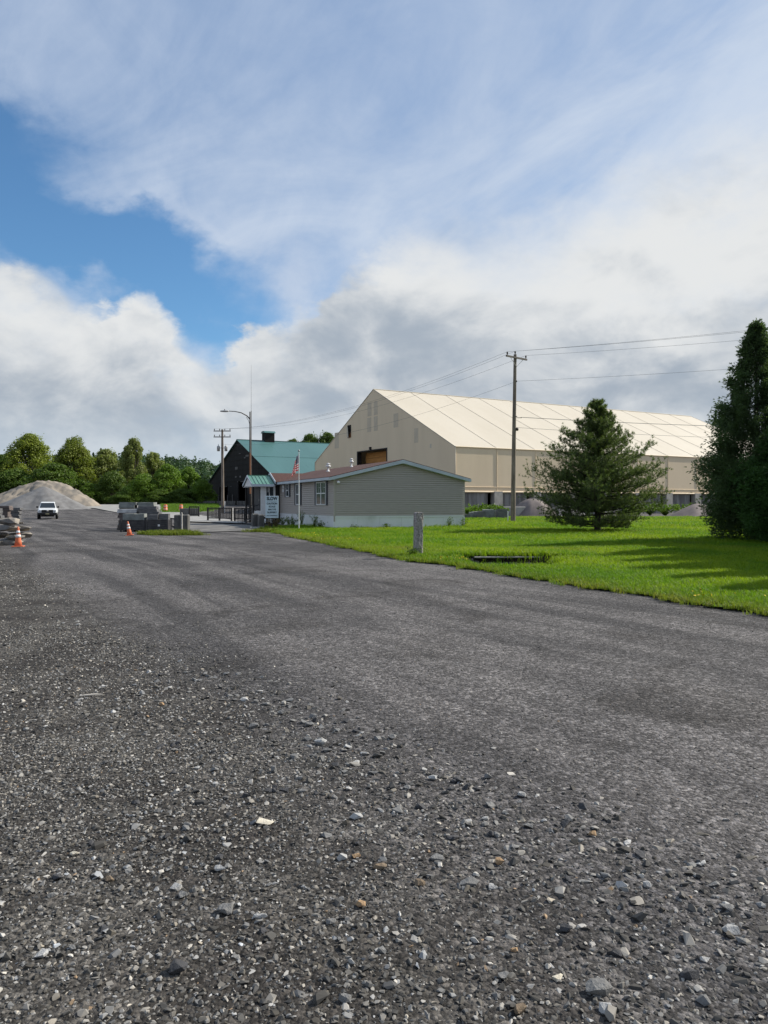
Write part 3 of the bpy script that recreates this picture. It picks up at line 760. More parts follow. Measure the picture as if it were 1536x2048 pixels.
# ================================================================== the black shed with the green roof
def build_shed():
    apex = Vector((-29.5, 150.0)); v = Vector((-math.sin(FA), math.cos(FA))); u = Vector((math.cos(FA), math.sin(FA)))
    HW, ZE, ZR, L = 20.6, 6.1, 14.2, 60.0
    o = apex - v * HW; gz = 1.0
    t = thing('black_storage_shed', (o.x, o.y, gz), FA, 'tall black-sided storage shed with teal green metal roof and ridge vent box', 'building')
    ZE -= gz; ZR -= gz
    M_BW = pm('blackened_boards', (0.008, 0.007, 0.007), (0.018, 0.016, 0.015), .35, rough=.85, streak=(1, 3, .3), thr=(.4, .75))
    M_TEAL = pm('teal_metal_roof', (0.068, 0.155, 0.150), (0.060, 0.138, 0.134), .25, rough=.45, streak=(1, .2, .2))
    M_WEAR = pm('bare_grey_board', (0.16, 0.15, 0.145), (0.09, 0.085, 0.082), 2)
    W = 2 * HW; sl = (ZR - ZE) / HW
    def gzf(y): return ZE + sl * min(y, W - y)
    g = MB()
    ops = [(15.6, 20.8, 4.85), (27.6, 33.5, 4.0)]
    ys = [0] + [q for a, b, _ in ops for q in (a, b)] + [W]
    for i in range(0, len(ys) - 1):
        a, b = ys[i], ys[i + 1]
        zlo = -.3 if i % 2 == 0 else ops[i // 2][2]
        poly = [(a, zlo), (a, gzf(a))] + ([(HW, ZR)] if a < HW < b else []) + [(b, gzf(b)), (b, zlo)]
        g.prism(poly[::-1], 'x', 0, .25)
    gb = g.build('gable_wall', M_BW, t)
    # weathered boards on the gable: thin horizontal girts and the patches where paint has gone
    for k in range(7):
        z = 4.95 + k * 1.05; a = max(.4, (z - ZE) / sl + .5) if z > ZE else .4
        MB().box((-.05, a, z), (-.004, W - a, z + .07)).build('girt', M_BW, gb)
    for (y, z, w_, h_) in ((15.2, 9.6, 1.7, .35), (16.6, 9.35, 1.0, .2), (19.6, 10.4, 1.2, .12), (21.8, 7.3, 1.6, .55), (19.4, 5.6, .9, .4), (22.2, 5.7, 1.1, .3), (17.8, 4.75, 2.6, .14), (21, 4.75, .5, .12), (14.9, 4.2, .5, 1.3), (13.6, 3.9, 1.8, .12), (30, 3.95, 3.6, .1), (25.5, 3.9, 1.0, .08)):
        MB().box((-.03, y - w_ / 2, z), (-.003, y + w_ / 2, z + h_)).build('bare_board', M_WEAR, gb)
    for y in (15.4, 27.4, 33.7, 24.0): MB().box((-.2, y - .1, -.3), (-.06, y + .1, 2.2)).build('guard_post', M_WEAR, t)
    MB().box((.0, 0, -.3), (L, .25, ZE)).build('side_wall', M_BW, t); MB().box((.26, W - .25, -.3), (L, W, ZE)).build('side_wall', M_BW, t)
    MB().box((12, .3, -.3), (12.3, W - .3, ZE + 2)).build('inner_wall', M_DARK, t)
    MB().prism([(0, -.3), (0, ZE), (HW, ZR), (W, ZE), (W, -.3)], 'x', L, L + .25).build('rear_gable_wall', M_BW, t)
    ov = .35; N = 20
    for k in range(N):       # metal sheets, two tiers each slope
        a, b = -ov + (L + 2 * ov) * k / N, -ov + (L + 2 * ov) * (k + 1) / N - .01
        for (f0, f1, lift) in ((-.02, .53, 0), (.52, 1.0, .05)):
            q = [(a, HW * f0, ZE + (ZR - ZE) * f0 + .1 + lift), (b, HW * f0, ZE + (ZR - ZE) * f0 + .1 + lift), (b, HW * f1, ZE + (ZR - ZE) * f1 + .1 + lift), (a, HW * f1, ZE + (ZR - ZE) * f1 + .1 + lift)]
            MB().slab(q, .06).build('roof_sheet', M_TEAL, t)
            q2 = [(x, W - y, z) for x, y, z in q]
            MB().slab(q2[::-1], .06).build('roof_sheet', M_TEAL, t)
    MB().box((-ov, HW - .25, ZR + .1), (L + ov, HW + .25, ZR + .2)).build('ridge_cap', M_TEAL, t)
    MB().box((5.4, HW - 1.0, ZR - .2), (7.4, HW + 1.0, ZR + 1.7)).build('ridge_vent_box', M_BW, t)
    MB().prism([(HW - 1.2, ZR + 1.7), (HW + 1.2, ZR + 1.7), (HW + .6, ZR + 2.1), (HW - .6, ZR + 2.1)], 'x', 5.2, 7.6).build('vent_box_roof', M_TEAL, t)
build_shed()

# ================================================================== poles and wires
M_POLE = pm('weathered_pole_wood', (0.23, 0.195, 0.16), (0.13, 0.105, 0.085), 1.2, streak=(6, 6, .5), rough=.9)
M_ARM = pm('grey_crossarm', (0.14, 0.125, 0.11), (0.09, 0.08, 0.07), 3)
M_INS = pm('brown_insulator', (0.05, 0.035, 0.03), (0.08, 0.06, 0.05), 4, rough=.3)
M_WIRE = pm('black_wire', (0.09, 0.09, 0.095), (0.12, 0.12, 0.125), 4, rough=.6)
PA, PB = Vector((9.83, 56.4, 0)), Vector((-21.8, 100, h(-21.8, 100)))
def insul(c): return MB().lathe([(.03, 0), (.03, .08), (.06, .09), (.055, .16), (.07, .17), (.04, .25)], 8, c)

t = thing('utility_pole', PA, 0, 'tall single-crossarm wooden utility pole standing on the lawn beside the pine', 'utility pole')
ZT = 12.85
top = Vector((.14, 0, ZT))
pl = MB().tube([(0, 0, -.3), (.03, 0, 3), (.07, 0, 7), top], [.19, .175, .15, .115], 12).build('pole', M_POLE, t)
ad = Vector((.757, .653, 0))
def apt(s, z, off=0): return Vector((.13, 0, z)) + ad * s + Vector((ad.y, -ad.x, 0)) * off
m = MB(); w = Vector((ad.y, -ad.x, 0)) * .05
a, b = apt(-1.22, 12.52, .16), apt(1.22, 12.52, .16)
m.add([a - w, b - w, b + w, a + w] + [q + Vector((0, 0, .12)) for q in (a - w, b - w, b + w, a + w)], [(3, 2, 1, 0), (4, 5, 6, 7), (0, 1, 5, 4), (1, 2, 6, 5), (2, 3, 7, 6), (3, 0, 4, 7)])
m.build('crossarm', M_ARM, t)
for s in (-1, 1): MB().tube([apt(s * .75, 12.52, .18), apt(0, 11.9, .14)], .018, 6).build('brace', M_GALV, t)
INS_A = [apt(-1.1, 12.64, .16), apt(1.1, 12.64, .16), Vector((.14, 0, ZT))]
for c in INS_A: insul(c).build('insulator', M_INS, t)
for z in (10.75,): MB().lathe([(.03, 0), (.05, .03), (.05, .1), (.03, .13)], 8, (.24, -.05, z)).build('neutral_spool', M_INS, t)
MB().box((.15, -.22, 8.1), (.27, -.10, 8.16)).box((.2, -.25, 8.0), (.6, -.2, 8.04)).build('bracket', M_ARM, t)
MB().lathe([(.05, 0), (.11, .05), (.11, .2), (.06, .26)], 10, (.30, -.02, 7.05)).build('junction_can', M_INS, t)
MB().box((-.42, -.1, -.05), (-.36, .0, .95)).build('ground_wire_guard', M_WHITE, t)

t = thing('utility_pole', PB, 0, 'distant utility pole with two crossarms and two transformers before the black shed', 'utility pole')
MB().tube([(0, 0, -.3), (0, 0, 4), (-.02, 0, 8), (-.02, 0, 11.3)], [.22, .2, .17, .13], 10).build('pole', M_POLE, t)
INS_B = []
for z, n_ in ((11.0, 4), (10.2, 4)):
    MB().box((-1.15, -.22, z), (1.15, -.12, z + .12)).build('crossarm', M_ARM, t)
    for k in range(n_):
        c = Vector((-1.05 + 2.1 * k / (n_ - 1), -.17, z + .12)); INS_B.append(c); insul(c).build('insulator', M_INS, t)
for x in (-.52, .5):
    MB().lathe([(.02, -.02), (.2, 0), (.21, .62), (.19, .66), (.09, .72), (.04, .76), (.04, .95)], 12, (x, -.15, 8.35)).build('transformer', M_GALV, t)
    MB().box((min(x, 0), -.17, 8.75), (max(x, 0), -.11, 8.81)).build('transformer_bracket', M_ARM, t)
MB().tube([(.35, -.3, .0), (.35, -.3, 1.6)], .05, 8).build('conduit', M_WHITE, t)

def wire(a, b, sag, label, r=.008, group='overhead wires'):
    a, b = Vector(a), Vector(b); pts = []
    for k in range(25):
        u = k / 24; p = a.lerp(b, u); p.z -= sag * 4 * u * (1 - u); pts.append(p)
    tag(MB().tube(pts, r, 5).build('overhead_wire', M_WIRE), label, 'wire', group)
tops = [PA + c + Vector((0, 0, .25)) for c in INS_A]
far = [PB + INS_B[i] + Vector((0, 0, .25)) for i in (0, 3, 1)]
nxt = [tops[0] + Vector((40, -19.5, .9)), tops[1] + Vector((40, -21, .3)), tops[2] + Vector((40, -20, 1.1))]
wn = ['from the near crossarm end', 'from the far crossarm end', 'from the pole top']
for i in range(3):
    wire(tops[i], far[i], 1.5, 'thin black wire %s sloping left to the distant pole' % wn[i])
    wire(tops[i], nxt[i], .5, 'thin black wire %s running right behind the tall evergreen' % wn[i])
wire(PA + Vector((.28, -.05, 10.82)), PA + Vector((40, -20, 11.2)), .45, 'lower thin wire running right from the pole below its crossarm')
wire(PA + Vector((.28, -.05, 10.82)), PB + Vector((0, -.15, 9.3)), 1.6, 'lower thin wire sloping left from the pole to the distant pole')
wire(PA + Vector((.55, -.22, 8.06)), Vector((46, 66, 8.2)), .25, 'thick service cable crossing in front of the cream roof, upper one', .02)
wire(PA + Vector((.36, -.02, 7.3)), Vector((46, 70, 7.5)), .25, 'thin service cable crossing in front of the cream roof, lower one', .012)

# street light with curved arm, whip antenna
t = thing('street_lamp', (-10.85, 60, 0), 0, 'tall rusty street lamp with a long curved arm beside the scale', 'street lamp')
M_RUST = pm('rusty_steel', (0.24, 0.105, 0.05), (0.17, 0.08, 0.045), 1.5, streak=(3, 3, .4), rough=.7)
MB().tube([(0, 0, 0), (0, 0, 2.3)], [.10, .09], 10).build('lower_pole', M_BLACK, t)
MB().tube([(0, 0, 2.3), (0, 0, 5.6)], [.075, .07], 10).build('middle_pole', M_RUST, t)
MB().tube([(0, 0, 5.6), (0, 0, 8.95)], [.07, .045], 10).build('upper_pole', M_ARM, t)
MB().tube([(0, 0, 8.35), (-.25, 0, 8.62), (-.7, 0, 8.86), (-1.2, 0, 8.97), (-1.75, 0, 9.0)], [.05, .045, .04, .035, .03], 8).build('curved_arm', M_ARM, t)
MB().tube([(0, 0, 7.8), (-.1, 0, 8.2), (-.3, 0, 8.52)], .018, 6).build('arm_brace', M_ARM, t)
hd = MB().lathe([(.03, -.35), (.10, -.25), (.13, .05), (.11, .28), (.03, .38)], 12)
ob = hd.build('lamp_head', M_GALV, t, (-2.08, 0, 8.99)); ob.rotation_euler = (0, R(90), 0); ob.scale = (.62, 1.2, 1)
MB().lathe([(.03, 0), (.04, .05), (.02, .1)], 8, (-2.05, 0, 9.06)).build('photocell', M_INS, t)

t = thing('whip_antenna', (-11.0, 61.4, 0), 0, 'very thin tall whip antenna rising beside the street lamp', 'antenna')
MB().tube([(0, 0, 0), (0, 0, 9.2)], .03, 6).build('mast', M_ARM, t)
MB().tube([(0, 0, 9.2), (.01, 0, 13.0)], [.018, .007], 5).build('whip', M_GALV, t)

# flagpole and flag
t = thing('flagpole', (-4.77, 41.5, 0), 0, 'thin white flagpole with ball finial in front of the office', 'flagpole')
MB().tube([(0, 0, -.1), (0, 0, 4.45)], [.028, .02], 10).build('pole', M_WHITE, t)
MB().lathe([(.005, 0), (.045, .02), (.06, .06), (.045, .1), (.005, .12)], 12, (0, 0, 4.44)).build('finial', M_GALV, t)
def flag():
    """limp flag: stripes run along the cloth's length, folded and hanging from the hoist"""
    me_v, me_f, uvs = [], [], []
    NU, NV = 40, 27            # u along the fly, v down the hoist
    fly, hoist = 1.45, .92
    for j in range(NV):
        for i in range(NU):
            u, v = i / (NU - 1), j / (NV - 1)
            # the fly end drops: cloth direction turns downward away from the hoist
            z = 4.32 - v * hoist * (1 - .25 * u) - u * .62
            x = -.03 - .40 * (u ** .7) * (.55 + .45 * v) + .018 * math.sin(u * 17 + v * 2)
            y = .10 * math.sin(u * 15 + v * 1.5) * min(1, u * 3) - .05 * u
            me_v.append((x, y, z)); uvs.append((u, 1 - v))
    for j in range(NV - 1):
        for i in range(NU - 1):
            a = j * NU + i; me_f.append((a, a + NU, a + NU + 1, a + 1))
    me = fast_mesh('flag', me_v, me_f, True)
    at_ = me.attributes.new('cloth', 'FLOAT_VECTOR', 'POINT')
    at_.data.foreach_set('vector', np.array([(u, v, 0) for u, v in uvs], np.float32).ravel())
    m = bpy.data.materials.new('flag_cloth'); m.use_nodes = True; tr = m.node_tree; g = NT(tr); b = tr.nodes['Principled BSDF']
    an = g.new('ShaderNodeAttribute', attribute_name='cloth')
    u, v, _ = g.sep(an.outputs['Vector'])
    st = g.m('FLOORED_MODULO', g.m('FLOOR', g.m('MULTIPLY', v, 12.999)), 2.0)
    c = g.mix(g.m('GREATER_THAN', st, .5), (0.62, 0.045, 0.06), (0.82, 0.80, 0.80))
    canton = g.m('MULTIPLY', g.m('LESS_THAN', u, .40), g.m('GREATER_THAN', v, 6 / 13))
    su = g.m('SUBTRACT', g.m('FRACT', g.m('MULTIPLY', u, 15.0)), .5); sv = g.m('SUBTRACT', g.m('FRACT', g.m('MULTIPLY', v, 16.7)), .5)
    star = g.m('LESS_THAN', g.m('ADD', g.m('MULTIPLY', su, su), g.m('MULTIPLY', sv, sv)), .07)
    c = g.mix(canton, c, g.mix(star, (0.022, 0.032, 0.10), (0.7, 0.7, 0.72)))
    tr.links.new(c, b.inputs['Base Color']); b.inputs['Roughness'].default_value = .8
    tl = g.new('ShaderNodeBsdfTranslucent'); tr.links.new(c, tl.inputs[0]); mx = g.new('ShaderNodeMixShader'); mx.inputs[0].default_value = .4
    tr.links.new(b.outputs[0], mx.inputs[1]); tr.links.new(tl.outputs[0], mx.inputs[2]); tr.links.new(mx.outputs[0], tr.nodes['Material Output'].inputs[0])
    o = link('flag', me, m); o.location = (-4.77, 41.5, 0)
    return tag(o, 'limp red white and blue striped flag hanging from the flagpole', 'flag')
flag()

# ================================================================== SLOW sign
M_SIGN = pm('pale_blue_sign_face', (0.58, 0.68, 0.76), (0.53, 0.63, 0.71), 2, rough=.4)
M_INK = pm('dark_sign_ink', (0.015, 0.03, 0.05), (0.02, 0.035, 0.055), 4, rough=.5)
def letters(txt, size, x, z, parent, width=None, bold=0.0):
    cu = bpy.data.curves.new('t', 'FONT'); cu.body = txt; cu.size = size; cu.align_x = 'CENTER'; cu.extrude = .002; cu.offset = bold
    tmp = bpy.data.objects.new('t', cu); COL.objects.link(tmp)
    dg = bpy.context.evaluated_depsgraph_get(); dg.update()
    me = bpy.data.meshes.new_from_object(tmp.evaluated_get(dg))
    bpy.data.objects.remove(tmp); bpy.data.curves.remove(cu)
    me.transform(Matrix.Rotation(math.pi / 2, 4, 'X'))
    xs = [v.co.x for v in me.vertices]; wd = max(xs) - min(xs)
    if width: me.transform(Matrix.Diagonal((width / wd, 1, 1, 1)))
    me.materials.clear()
    o = link('lettering', me, M_INK, parent); o.location = (x, -.018, z)
    return o
SY = 43.0
c = at(544, 1014, SY)
t = thing('caution_sign', (c.x, SY, 0), R(9), 'pale blue SLOW CAUTION sign on a dark post at the scale entrance', 'sign')
MB().box((-.035, .0, -.1), (.035, .05, 1.95)).build('post', M_BLACK, t)
bd = MB().cbox((-.375, -.014, .70), (.375, .0, 1.98), .006).build('board', M_SIGN, t)
letters('SLOW', .27, 0, 1.74, bd, .62, .012)
MB().box((-.28, -.017, 1.66), (.28, -.0145, 1.672)).build('rule_line', M_INK, bd)
letters('CAUTION', .15, 0, 1.49, bd, .60, .006)
letters('SCALE', .13, 0, 1.32, bd, .38, .005)
letters('MAY BE', .13, 0, 1.15, bd, .44, .005)
letters('SLIPPERY', .13, 0, .98, bd, .56, .005)
letters('(NO GUARDRAILS)', .09, 0, .81, bd, .62, .003)

# ================================================================== concrete blocks, marker posts, railings
M_BLK = pm('dirty_concrete_block', (0.15, 0.148, 0.138), (0.07, 0.068, 0.065), 2.2, streak=(2.5, 2.5, .5), bump=.3)
def block(name, x, y, rz, sx, sy, sz, label, cat='block', mat=M_BLK, group=None, ch=.05):
    m = MB().cbox((-sx / 2, -sy / 2, -.05), (sx / 2, sy / 2, sz), ch)
    o = m.build(name, mat, None, (x, y, h(x, y))); o.rotation_euler = (0, 0, rz)
    return tag(o, label, cat, group)
x, y = gd(510, 1056); block('concrete_block', x, y, R(12), .42, 1.3, .90, 'grey concrete block at the scale ramp, left one of the pair below the sign')
x, y = gd(521, 1057); block('concrete_block', x, y + .1, R(12), .36, 1.3, .86, 'grey concrete block at the scale ramp, right one of the pair below the sign')
x, y = gd(515, 1058); block('curb_stone', x, y - .1, R(12), .9, .25, .14, 'thin pale curb stone in front of the concrete blocks below the sign', 'curb stone', M_CONC)
x, y = gd(356, 1061); block('concrete_block', x, y + .3, R(8), .50, .9, .90, 'mossy dark concrete block left of the pale marker post, by the stone crates')
x, y = gd(370, 1061); block('concrete_block', x, y + .3, R(8), .30, .9, .90, 'narrow dark concrete block right of the pale marker post, by the stone crates')
x, y = gd(363.5, 1063)
t = thing('marker_post', (x, y, h(x, y)), 0, 'pale slim marker post standing between two dark concrete blocks', 'post')
MB().tube([(0, 0, -.05), (0, 0, 1.0)], .045, 8).lathe([(.045, 1.0), (.03, 1.04), (.005, 1.06)], 8).build('shaft', pm('pale_post', (.5, .48, .44), (.38, .36, .33), 4), t)
x, y = gd(334, 1060)
ln = MB().box((-.9, -.05, -.06), (.9, .05, .06)).build('leaning_timber', pm('grey_timber', (.2, .185, .165), (.13, .12, .105), 3), None, (x, y + .2, .30)); ln.rotation_euler = (0, R(18), R(-10))
tag(ln, 'grey weathered timber leaning from the crates down to the concrete block', 'timber')

def railing(p0, p1, npost, label, hgt=1.08, zb=.1):
    p0, p1 = Vector((*p0, 0)), Vector((*p1, 0)); d = p1 - p0; Ln = d.length
    t = thing('railing', (p0.x, p0.y, h(p0.x, p0.y) + zb), math.atan2(d.y, d.x), label, 'railing', 'black scale railings')
    MB().box((-.05, -.05, hgt - .09), (Ln + .05, .05, hgt)).build('top_rail', M_BLACK, t)
    MB().box((0, -.03, .16), (Ln, .03, .24)).build('bottom_rail', M_BLACK, t)
    for k in range(npost): 
        x = Ln * k / (npost - 1); MB().box((x - .06, -.055, -.1), (x + .06, .055, hgt - .091)).build('post', M_BLACK, t)
    nb = int(Ln / .2); me = None
    for k in range(nb):
        x = Ln * (k + .5) / nb
        if me is None: me = MB().box((-.02, -.02, .24), (.02, .02, hgt - .092)).mesh('baluster')
        link('baluster', me, M_BLACK, t, (x, 0, 0))
railing((-14.9, 62.6), (-12.4, 60.2), 3, 'black baluster railing on the scale, middle section behind the far pole')
railing((-12.1, 60.0), (-10.1, 58.0), 3, 'black baluster railing on the scale, section nearest the porch')
railing((-21.2, 80.6), (-20.0, 79.9), 2, 'short black baluster railing at the far left end of the scale')
MB_ = MB().tube([(0, 0, -.05), (0, 0, 1.05)], .07, 8)
x, y = gd(462, 1044.5); t = thing('white_post', (x, y + .5, .1), 0, 'short thick white post beside the black railing', 'post'); MB_.build('shaft', M_WHITE, t)
# low barrier far behind the yard
for k in range(12):
    xx, yy = -66 + k * 4.3, 158 - k * 1.2
    block('barrier_segment', xx, yy, R(-16), 4.1, .5, .75, 'low grey concrete barrier segment before the trees, %s from the left' % ['first', 'second', 'third', 'fourth', 'fifth', 'sixth', 'seventh', 'eighth', 'ninth', 'tenth', 'eleventh', 'twelfth'][k], 'barrier', M_BLK, 'barrier line before the trees')
for (px, lab) in ((331, 'orange and white barrel standing alone by the far grass'), (362, 'orange and white barrel beside the far black railing')):
    Y = 104; X = (px - 768) / F_PX * Y
    t = thing('traffic_barrel', (X, Y, h(X, Y) + .1), 0, lab, 'barrel')
    M_OR = pm('orange_plastic', (.62, .13, .035), (.5, .1, .03), 3, rough=.5)
    MB().lathe([(.30, .03), (.29, .25), (.27, .26), (.27, .45), (.26, .46), (.25, .65), (.24, .66), (.24, .9), (.2, .98), (.05, .99)], 14).build('body', M_OR, t)
    for z in (.30, .70): MB().lathe([(.275, z), (.272, z + .07), (.2, z + .071)], 14).build('white_band', M_WHITE, t)
    MB().lathe([(.36, 0), (.34, .05), (.1, .06)], 14).build('base', M_BLACK, t)
block('grey_slab', -20.2 + (-1.6), 83, R(-5), 2.2, .3, .95, 'grey upright concrete slab beside the far orange barrel', 'slab', M_BLK)

def cone(px, py, lean, label, s=1.0):
    x, y = gd(px, py)
    t = thing('traffic_cone', (x, y, h(x, y) + .004), R(15), label, 'traffic cone')
    M_C = pm('faded_orange_cone', (.62, .15, .06), (.50, .16, .09), 5, rough=.55)
    MB().cbox((-.19 * s, -.19 * s, 0), (.19 * s, .19 * s, .035), .01).build('base', M_C, t)
    def r(z): return (.135 - .105 * z / .70) * s
    MB().lathe([(r(z), z * s) for z in (.035, .2, .28, .42, .47, .56, .68)] + [(.02 * s, .71 * s), (.005, .70 * s)], 18).build('body', M_C, t)
    for a, b in ((.33, .43), (.48, .57)): MB().lathe([(r(a) + .004, a * s), (r(b) + .004, b * s), (r(b) - .01, b * s + .001)], 18).build('reflective_band', M_WHITE, t)
    t.rotation_euler = (0, lean, R(15))
cone(36, 1094, 0, 'bright orange traffic cone with white bands beside the rock pile', 1.02)
cone(259, 1071, R(-7), 'faded leaning orange traffic cone in front of the black crates', .98)

# ================================================================== stone crates (middle left)
M_CRATE = pm('black_crate', (0.032, 0.032, 0.036), (0.055, 0.053, 0.056), 3, rough=.55)
M_SLAB = pm('green_grey_slab', (0.24, 0.255, 0.24), (0.17, 0.18, 0.17), 3, bump=.4)
M_SLAB2 = pm('dark_slate', (0.085, 0.086, 0.09), (0.14, 0.138, 0.138), 3, bump=.5, streak=(1, 1, 5))
M_SLAB3 = pm('brown_stone', (0.13, 0.105, 0.095), (0.09, 0.075, 0.07), 3, bump=.5, streak=(1, 1, 5))
M_PALE = pm('pale_wrap', (0.55, 0.55, 0.55), (0.38, 0.38, 0.38), 4, rough=.4)
def crate(x, y, rz, w, d, hh, label, tagm=False):
    t = thing('stone_crate', (x, y, h(x, y) + .01), rz, label, 'crate', 'black stone crates')
    for k in range(5):
        z = .12 + k * (hh - .12) / 5
        for s in (-1, 1):
            MB().box((-w / 2 + .05, s * d / 2 - .012, z), (w / 2 - .05, s * d / 2 + .012, z + (hh - .12) / 5 - .015)).build('side_board', M_CRATE, t)
            MB().box((s * w / 2 - .012, -d / 2 + .05, z), (s * w / 2 + .012, d / 2 - .05, z + (hh - .12) / 5 - .015)).build('end_board', M_CRATE, t)
    for sx in (-1, 1):
        for sy in (-1, 1): MB().box((sx * w / 2 - .04, sy * d / 2 - .04, 0), (sx * w / 2 + .04, sy * d / 2 + .04, hh + .01)).build('corner_post', M_CRATE, t)
    for xx in (-w / 2 + .1, -.05, w / 2 - .2): MB().box((xx, -d / 2, -.02), (xx + .1, d / 2, .09)).build('runner', M_CRATE, t)
    MB().box((-w / 2 + .02, -d / 2 + .02, .09), (w / 2 - .02, d / 2 - .02, hh - .1)).build('fill', M_SLAB2, t)
    if tagm: MB().box((.05, -d / 2 - .018, hh * .45), (.16, -d / 2 - .013, hh * .45 + .1)).build('label_tag', M_WHITE, t)
    return t
SG = 'stone slabs stacked on the crates'
def slabs(x, y, z, rz, lst, label, mat, seed, grp=SG):
    """lst: (dx, dy, dz, w, d, hgt) boxes with rough edges"""
    for i, (dx, dy, dz, w, d, hh) in enumerate(lst):
        r = random.Random(seed * 31 + i)
        me = hull_rock('stone_slab', w, d, hh, 26, seed * 31 + i, .93)
        c, s = math.cos(rz), math.sin(rz)
        o = link('stone_slab', me, mat, None, (x + dx * c - dy * s, y + dx * s + dy * c, z + dz)); o.rotation_euler = (0, 0, rz + r.uniform(-.05, .05))
        tag(o, label, 'stone', grp)
cx, cy = gd(262, 1064); CR = R(6)
g0 = h(cx, cy)
crate(cx, cy + .6, CR, 1.22, 1.1, .62, 'black slatted crate on the left of the front row, behind the leaning cone')
crate(cx + 1.28, cy + .75, CR, 1.12, 1.1, .64, 'black slatted crate on the right of the front row, with a white tag', True)
slabs(cx, cy + .65, g0 + .63, CR, [(-.28, 0, 0, .62, .9, .36), (.30, 0, 0, .56, .9, .35)], 'grey-green square stone block on the front left black crate', M_SLAB, 3)
slabs(cx + 1.28, cy + .8, g0 + .65, CR, [(-.27, 0, 0, .58, .9, .28), (.28, .1, 0, .5, .8, .34)], 'grey stone block on the front right black crate with a white tag', M_SLAB2, 4)
def pallet(x, y, rz, label, w=1.15, d=1.05):
    t = thing('wooden_pallet', (x, y, h(x, y) + .012), rz, label, 'pallet', 'wooden pallets under stone')
    for k in range(6):
        a = -w / 2 + k * w / 6; MB().box((a + .01, -d / 2, .10), (a + w / 6 - .03, d / 2, .122)).build('deck_board', M_ARM, t)
    for yy in (-d / 2, -.05, d / 2 - .1): MB().box((-w / 2, yy, 0), (w / 2, yy + .1, .099)).build('bearer', M_ARM, t)
    return h(x, y) + .135
def stack(x, y, rz, n, label, mat, seed, w=1.1, d=1.0, hh=.16, plabel=None, jit=.05):
    z = pallet(x, y, rz, plabel, w, d); r = random.Random(seed)
    for k in range(n):
        slabs(x, y, z, rz, [(r.uniform(-jit, jit), r.uniform(-jit, jit), 0, w * r.uniform(.86, 1), d * r.uniform(.86, 1), hh)], label, mat, seed + k, 'flat stones stacked on pallets')
        z += hh * .90
    return z
def rx_(px, Y): return (px - 768) / F_PX * Y
z2 = stack(rx_(257, cy + 2.9), cy + 2.9, CR, 6, 'brownish flat stone in the second-row left stack', M_SLAB3, 50, plabel='wooden pallet under the brownish second-row stack')
slabs(rx_(257, cy + 2.9), cy + 2.9, z2, CR, [(0, 0, 0, 1.1, .9, .22)], 'pale plastic-wrapped stone bundle on top of the brownish second-row stack', M_PALE, 61, None)
stack(rx_(299, cy + 3), cy + 3.0, CR, 8, 'dark irregular flagstone in the second-row right stack', M_SLAB2, 70, 1.2, 1.0, .17, plabel='wooden pallet under the dark irregular flagstones', jit=.1)
z2 = stack(rx_(257, cy + 5.6), cy + 5.6, CR, 9, 'green-grey slab in the rear left stack', M_SLAB, 90, plabel='wooden pallet under the rear left green-grey stack', hh=.18)
stack(rx_(294, cy + 5.8), cy + 5.8, CR, 9, 'green-grey slab in the rear right stack', M_SLAB, 110, plabel='wooden pallet under the rear right green-grey stack', hh=.18)
# rock pile by the left cone: flat boulders stacked
M_ROCK = pm('tan_grey_boulder', (0.30, 0.265, 0.215), (0.15, 0.14, 0.13), 1.6, bump=.6, bscale=9)
M_ROCK2 = pm('grey_boulder', (0.21, 0.20, 0.185), (0.12, 0.115, 0.11), 1.8, bump=.6, bscale=9)
bx, by = gd(8, 1090)
rr = random.Random(4)
rows = [(0.0, [(-.75, .15, 1.2, .8, .26), (.28, .05, .75, .75, .24), (-2.0, .2, 1.2, .9, .28), (-.2, .9, 1.3, .8, .26)]), (.235, [(-.55, .1, 1.5, .8, .30), (.35, .15, .7, .7, .24), (-1.9, .3, 1.1, .9, .28), (.1, .95, 1.1, .8, .26)]),
        (.47, [(-.2, .1, 1.5, .8, .34), (-1.6, .2, 1.2, .8, .3), (.1, .9, 1.0, .8, .3)]), (.76, [(.12, .15, .9, .7, .30), (-.9, .2, 1.1, .8, .26), (-1.8, .2, .9, .7, .26)])]
k_ = 0
lv = ['bottom', 'second', 'third', 'top']
for li, (z, lst) in enumerate(rows):
    for (dx, dy, w, d, hh) in lst:
        o = link('boulder', hull_rock('boulder', w, d, hh, 20, 300 + k_, .45), M_ROCK if (k_ * 7) % 3 else M_ROCK2, None, (bx + dx, by + dy, h(bx, by) + z - .005)); o.rotation_euler = (rr.uniform(-.04, .04), rr.uniform(-.05, .05), rr.uniform(-.4, .4))
        tag(o, 'flat tan-grey boulder in the %s layer of the pile by the cone, %s' % (lv[li], {1: 'right front', 0: 'left front', 2: 'far left', 3: 'rear'}[lst.index((dx, dy, w, d, hh)) if len(lst) == 4 else [0, 2, 3][lst.index((dx, dy, w, d, hh))] if li == 2 else [1, 0, 2][lst.index((dx, dy, w, d, hh))]]), 'boulder', 'stacked boulders by the cone'); k_ += 1
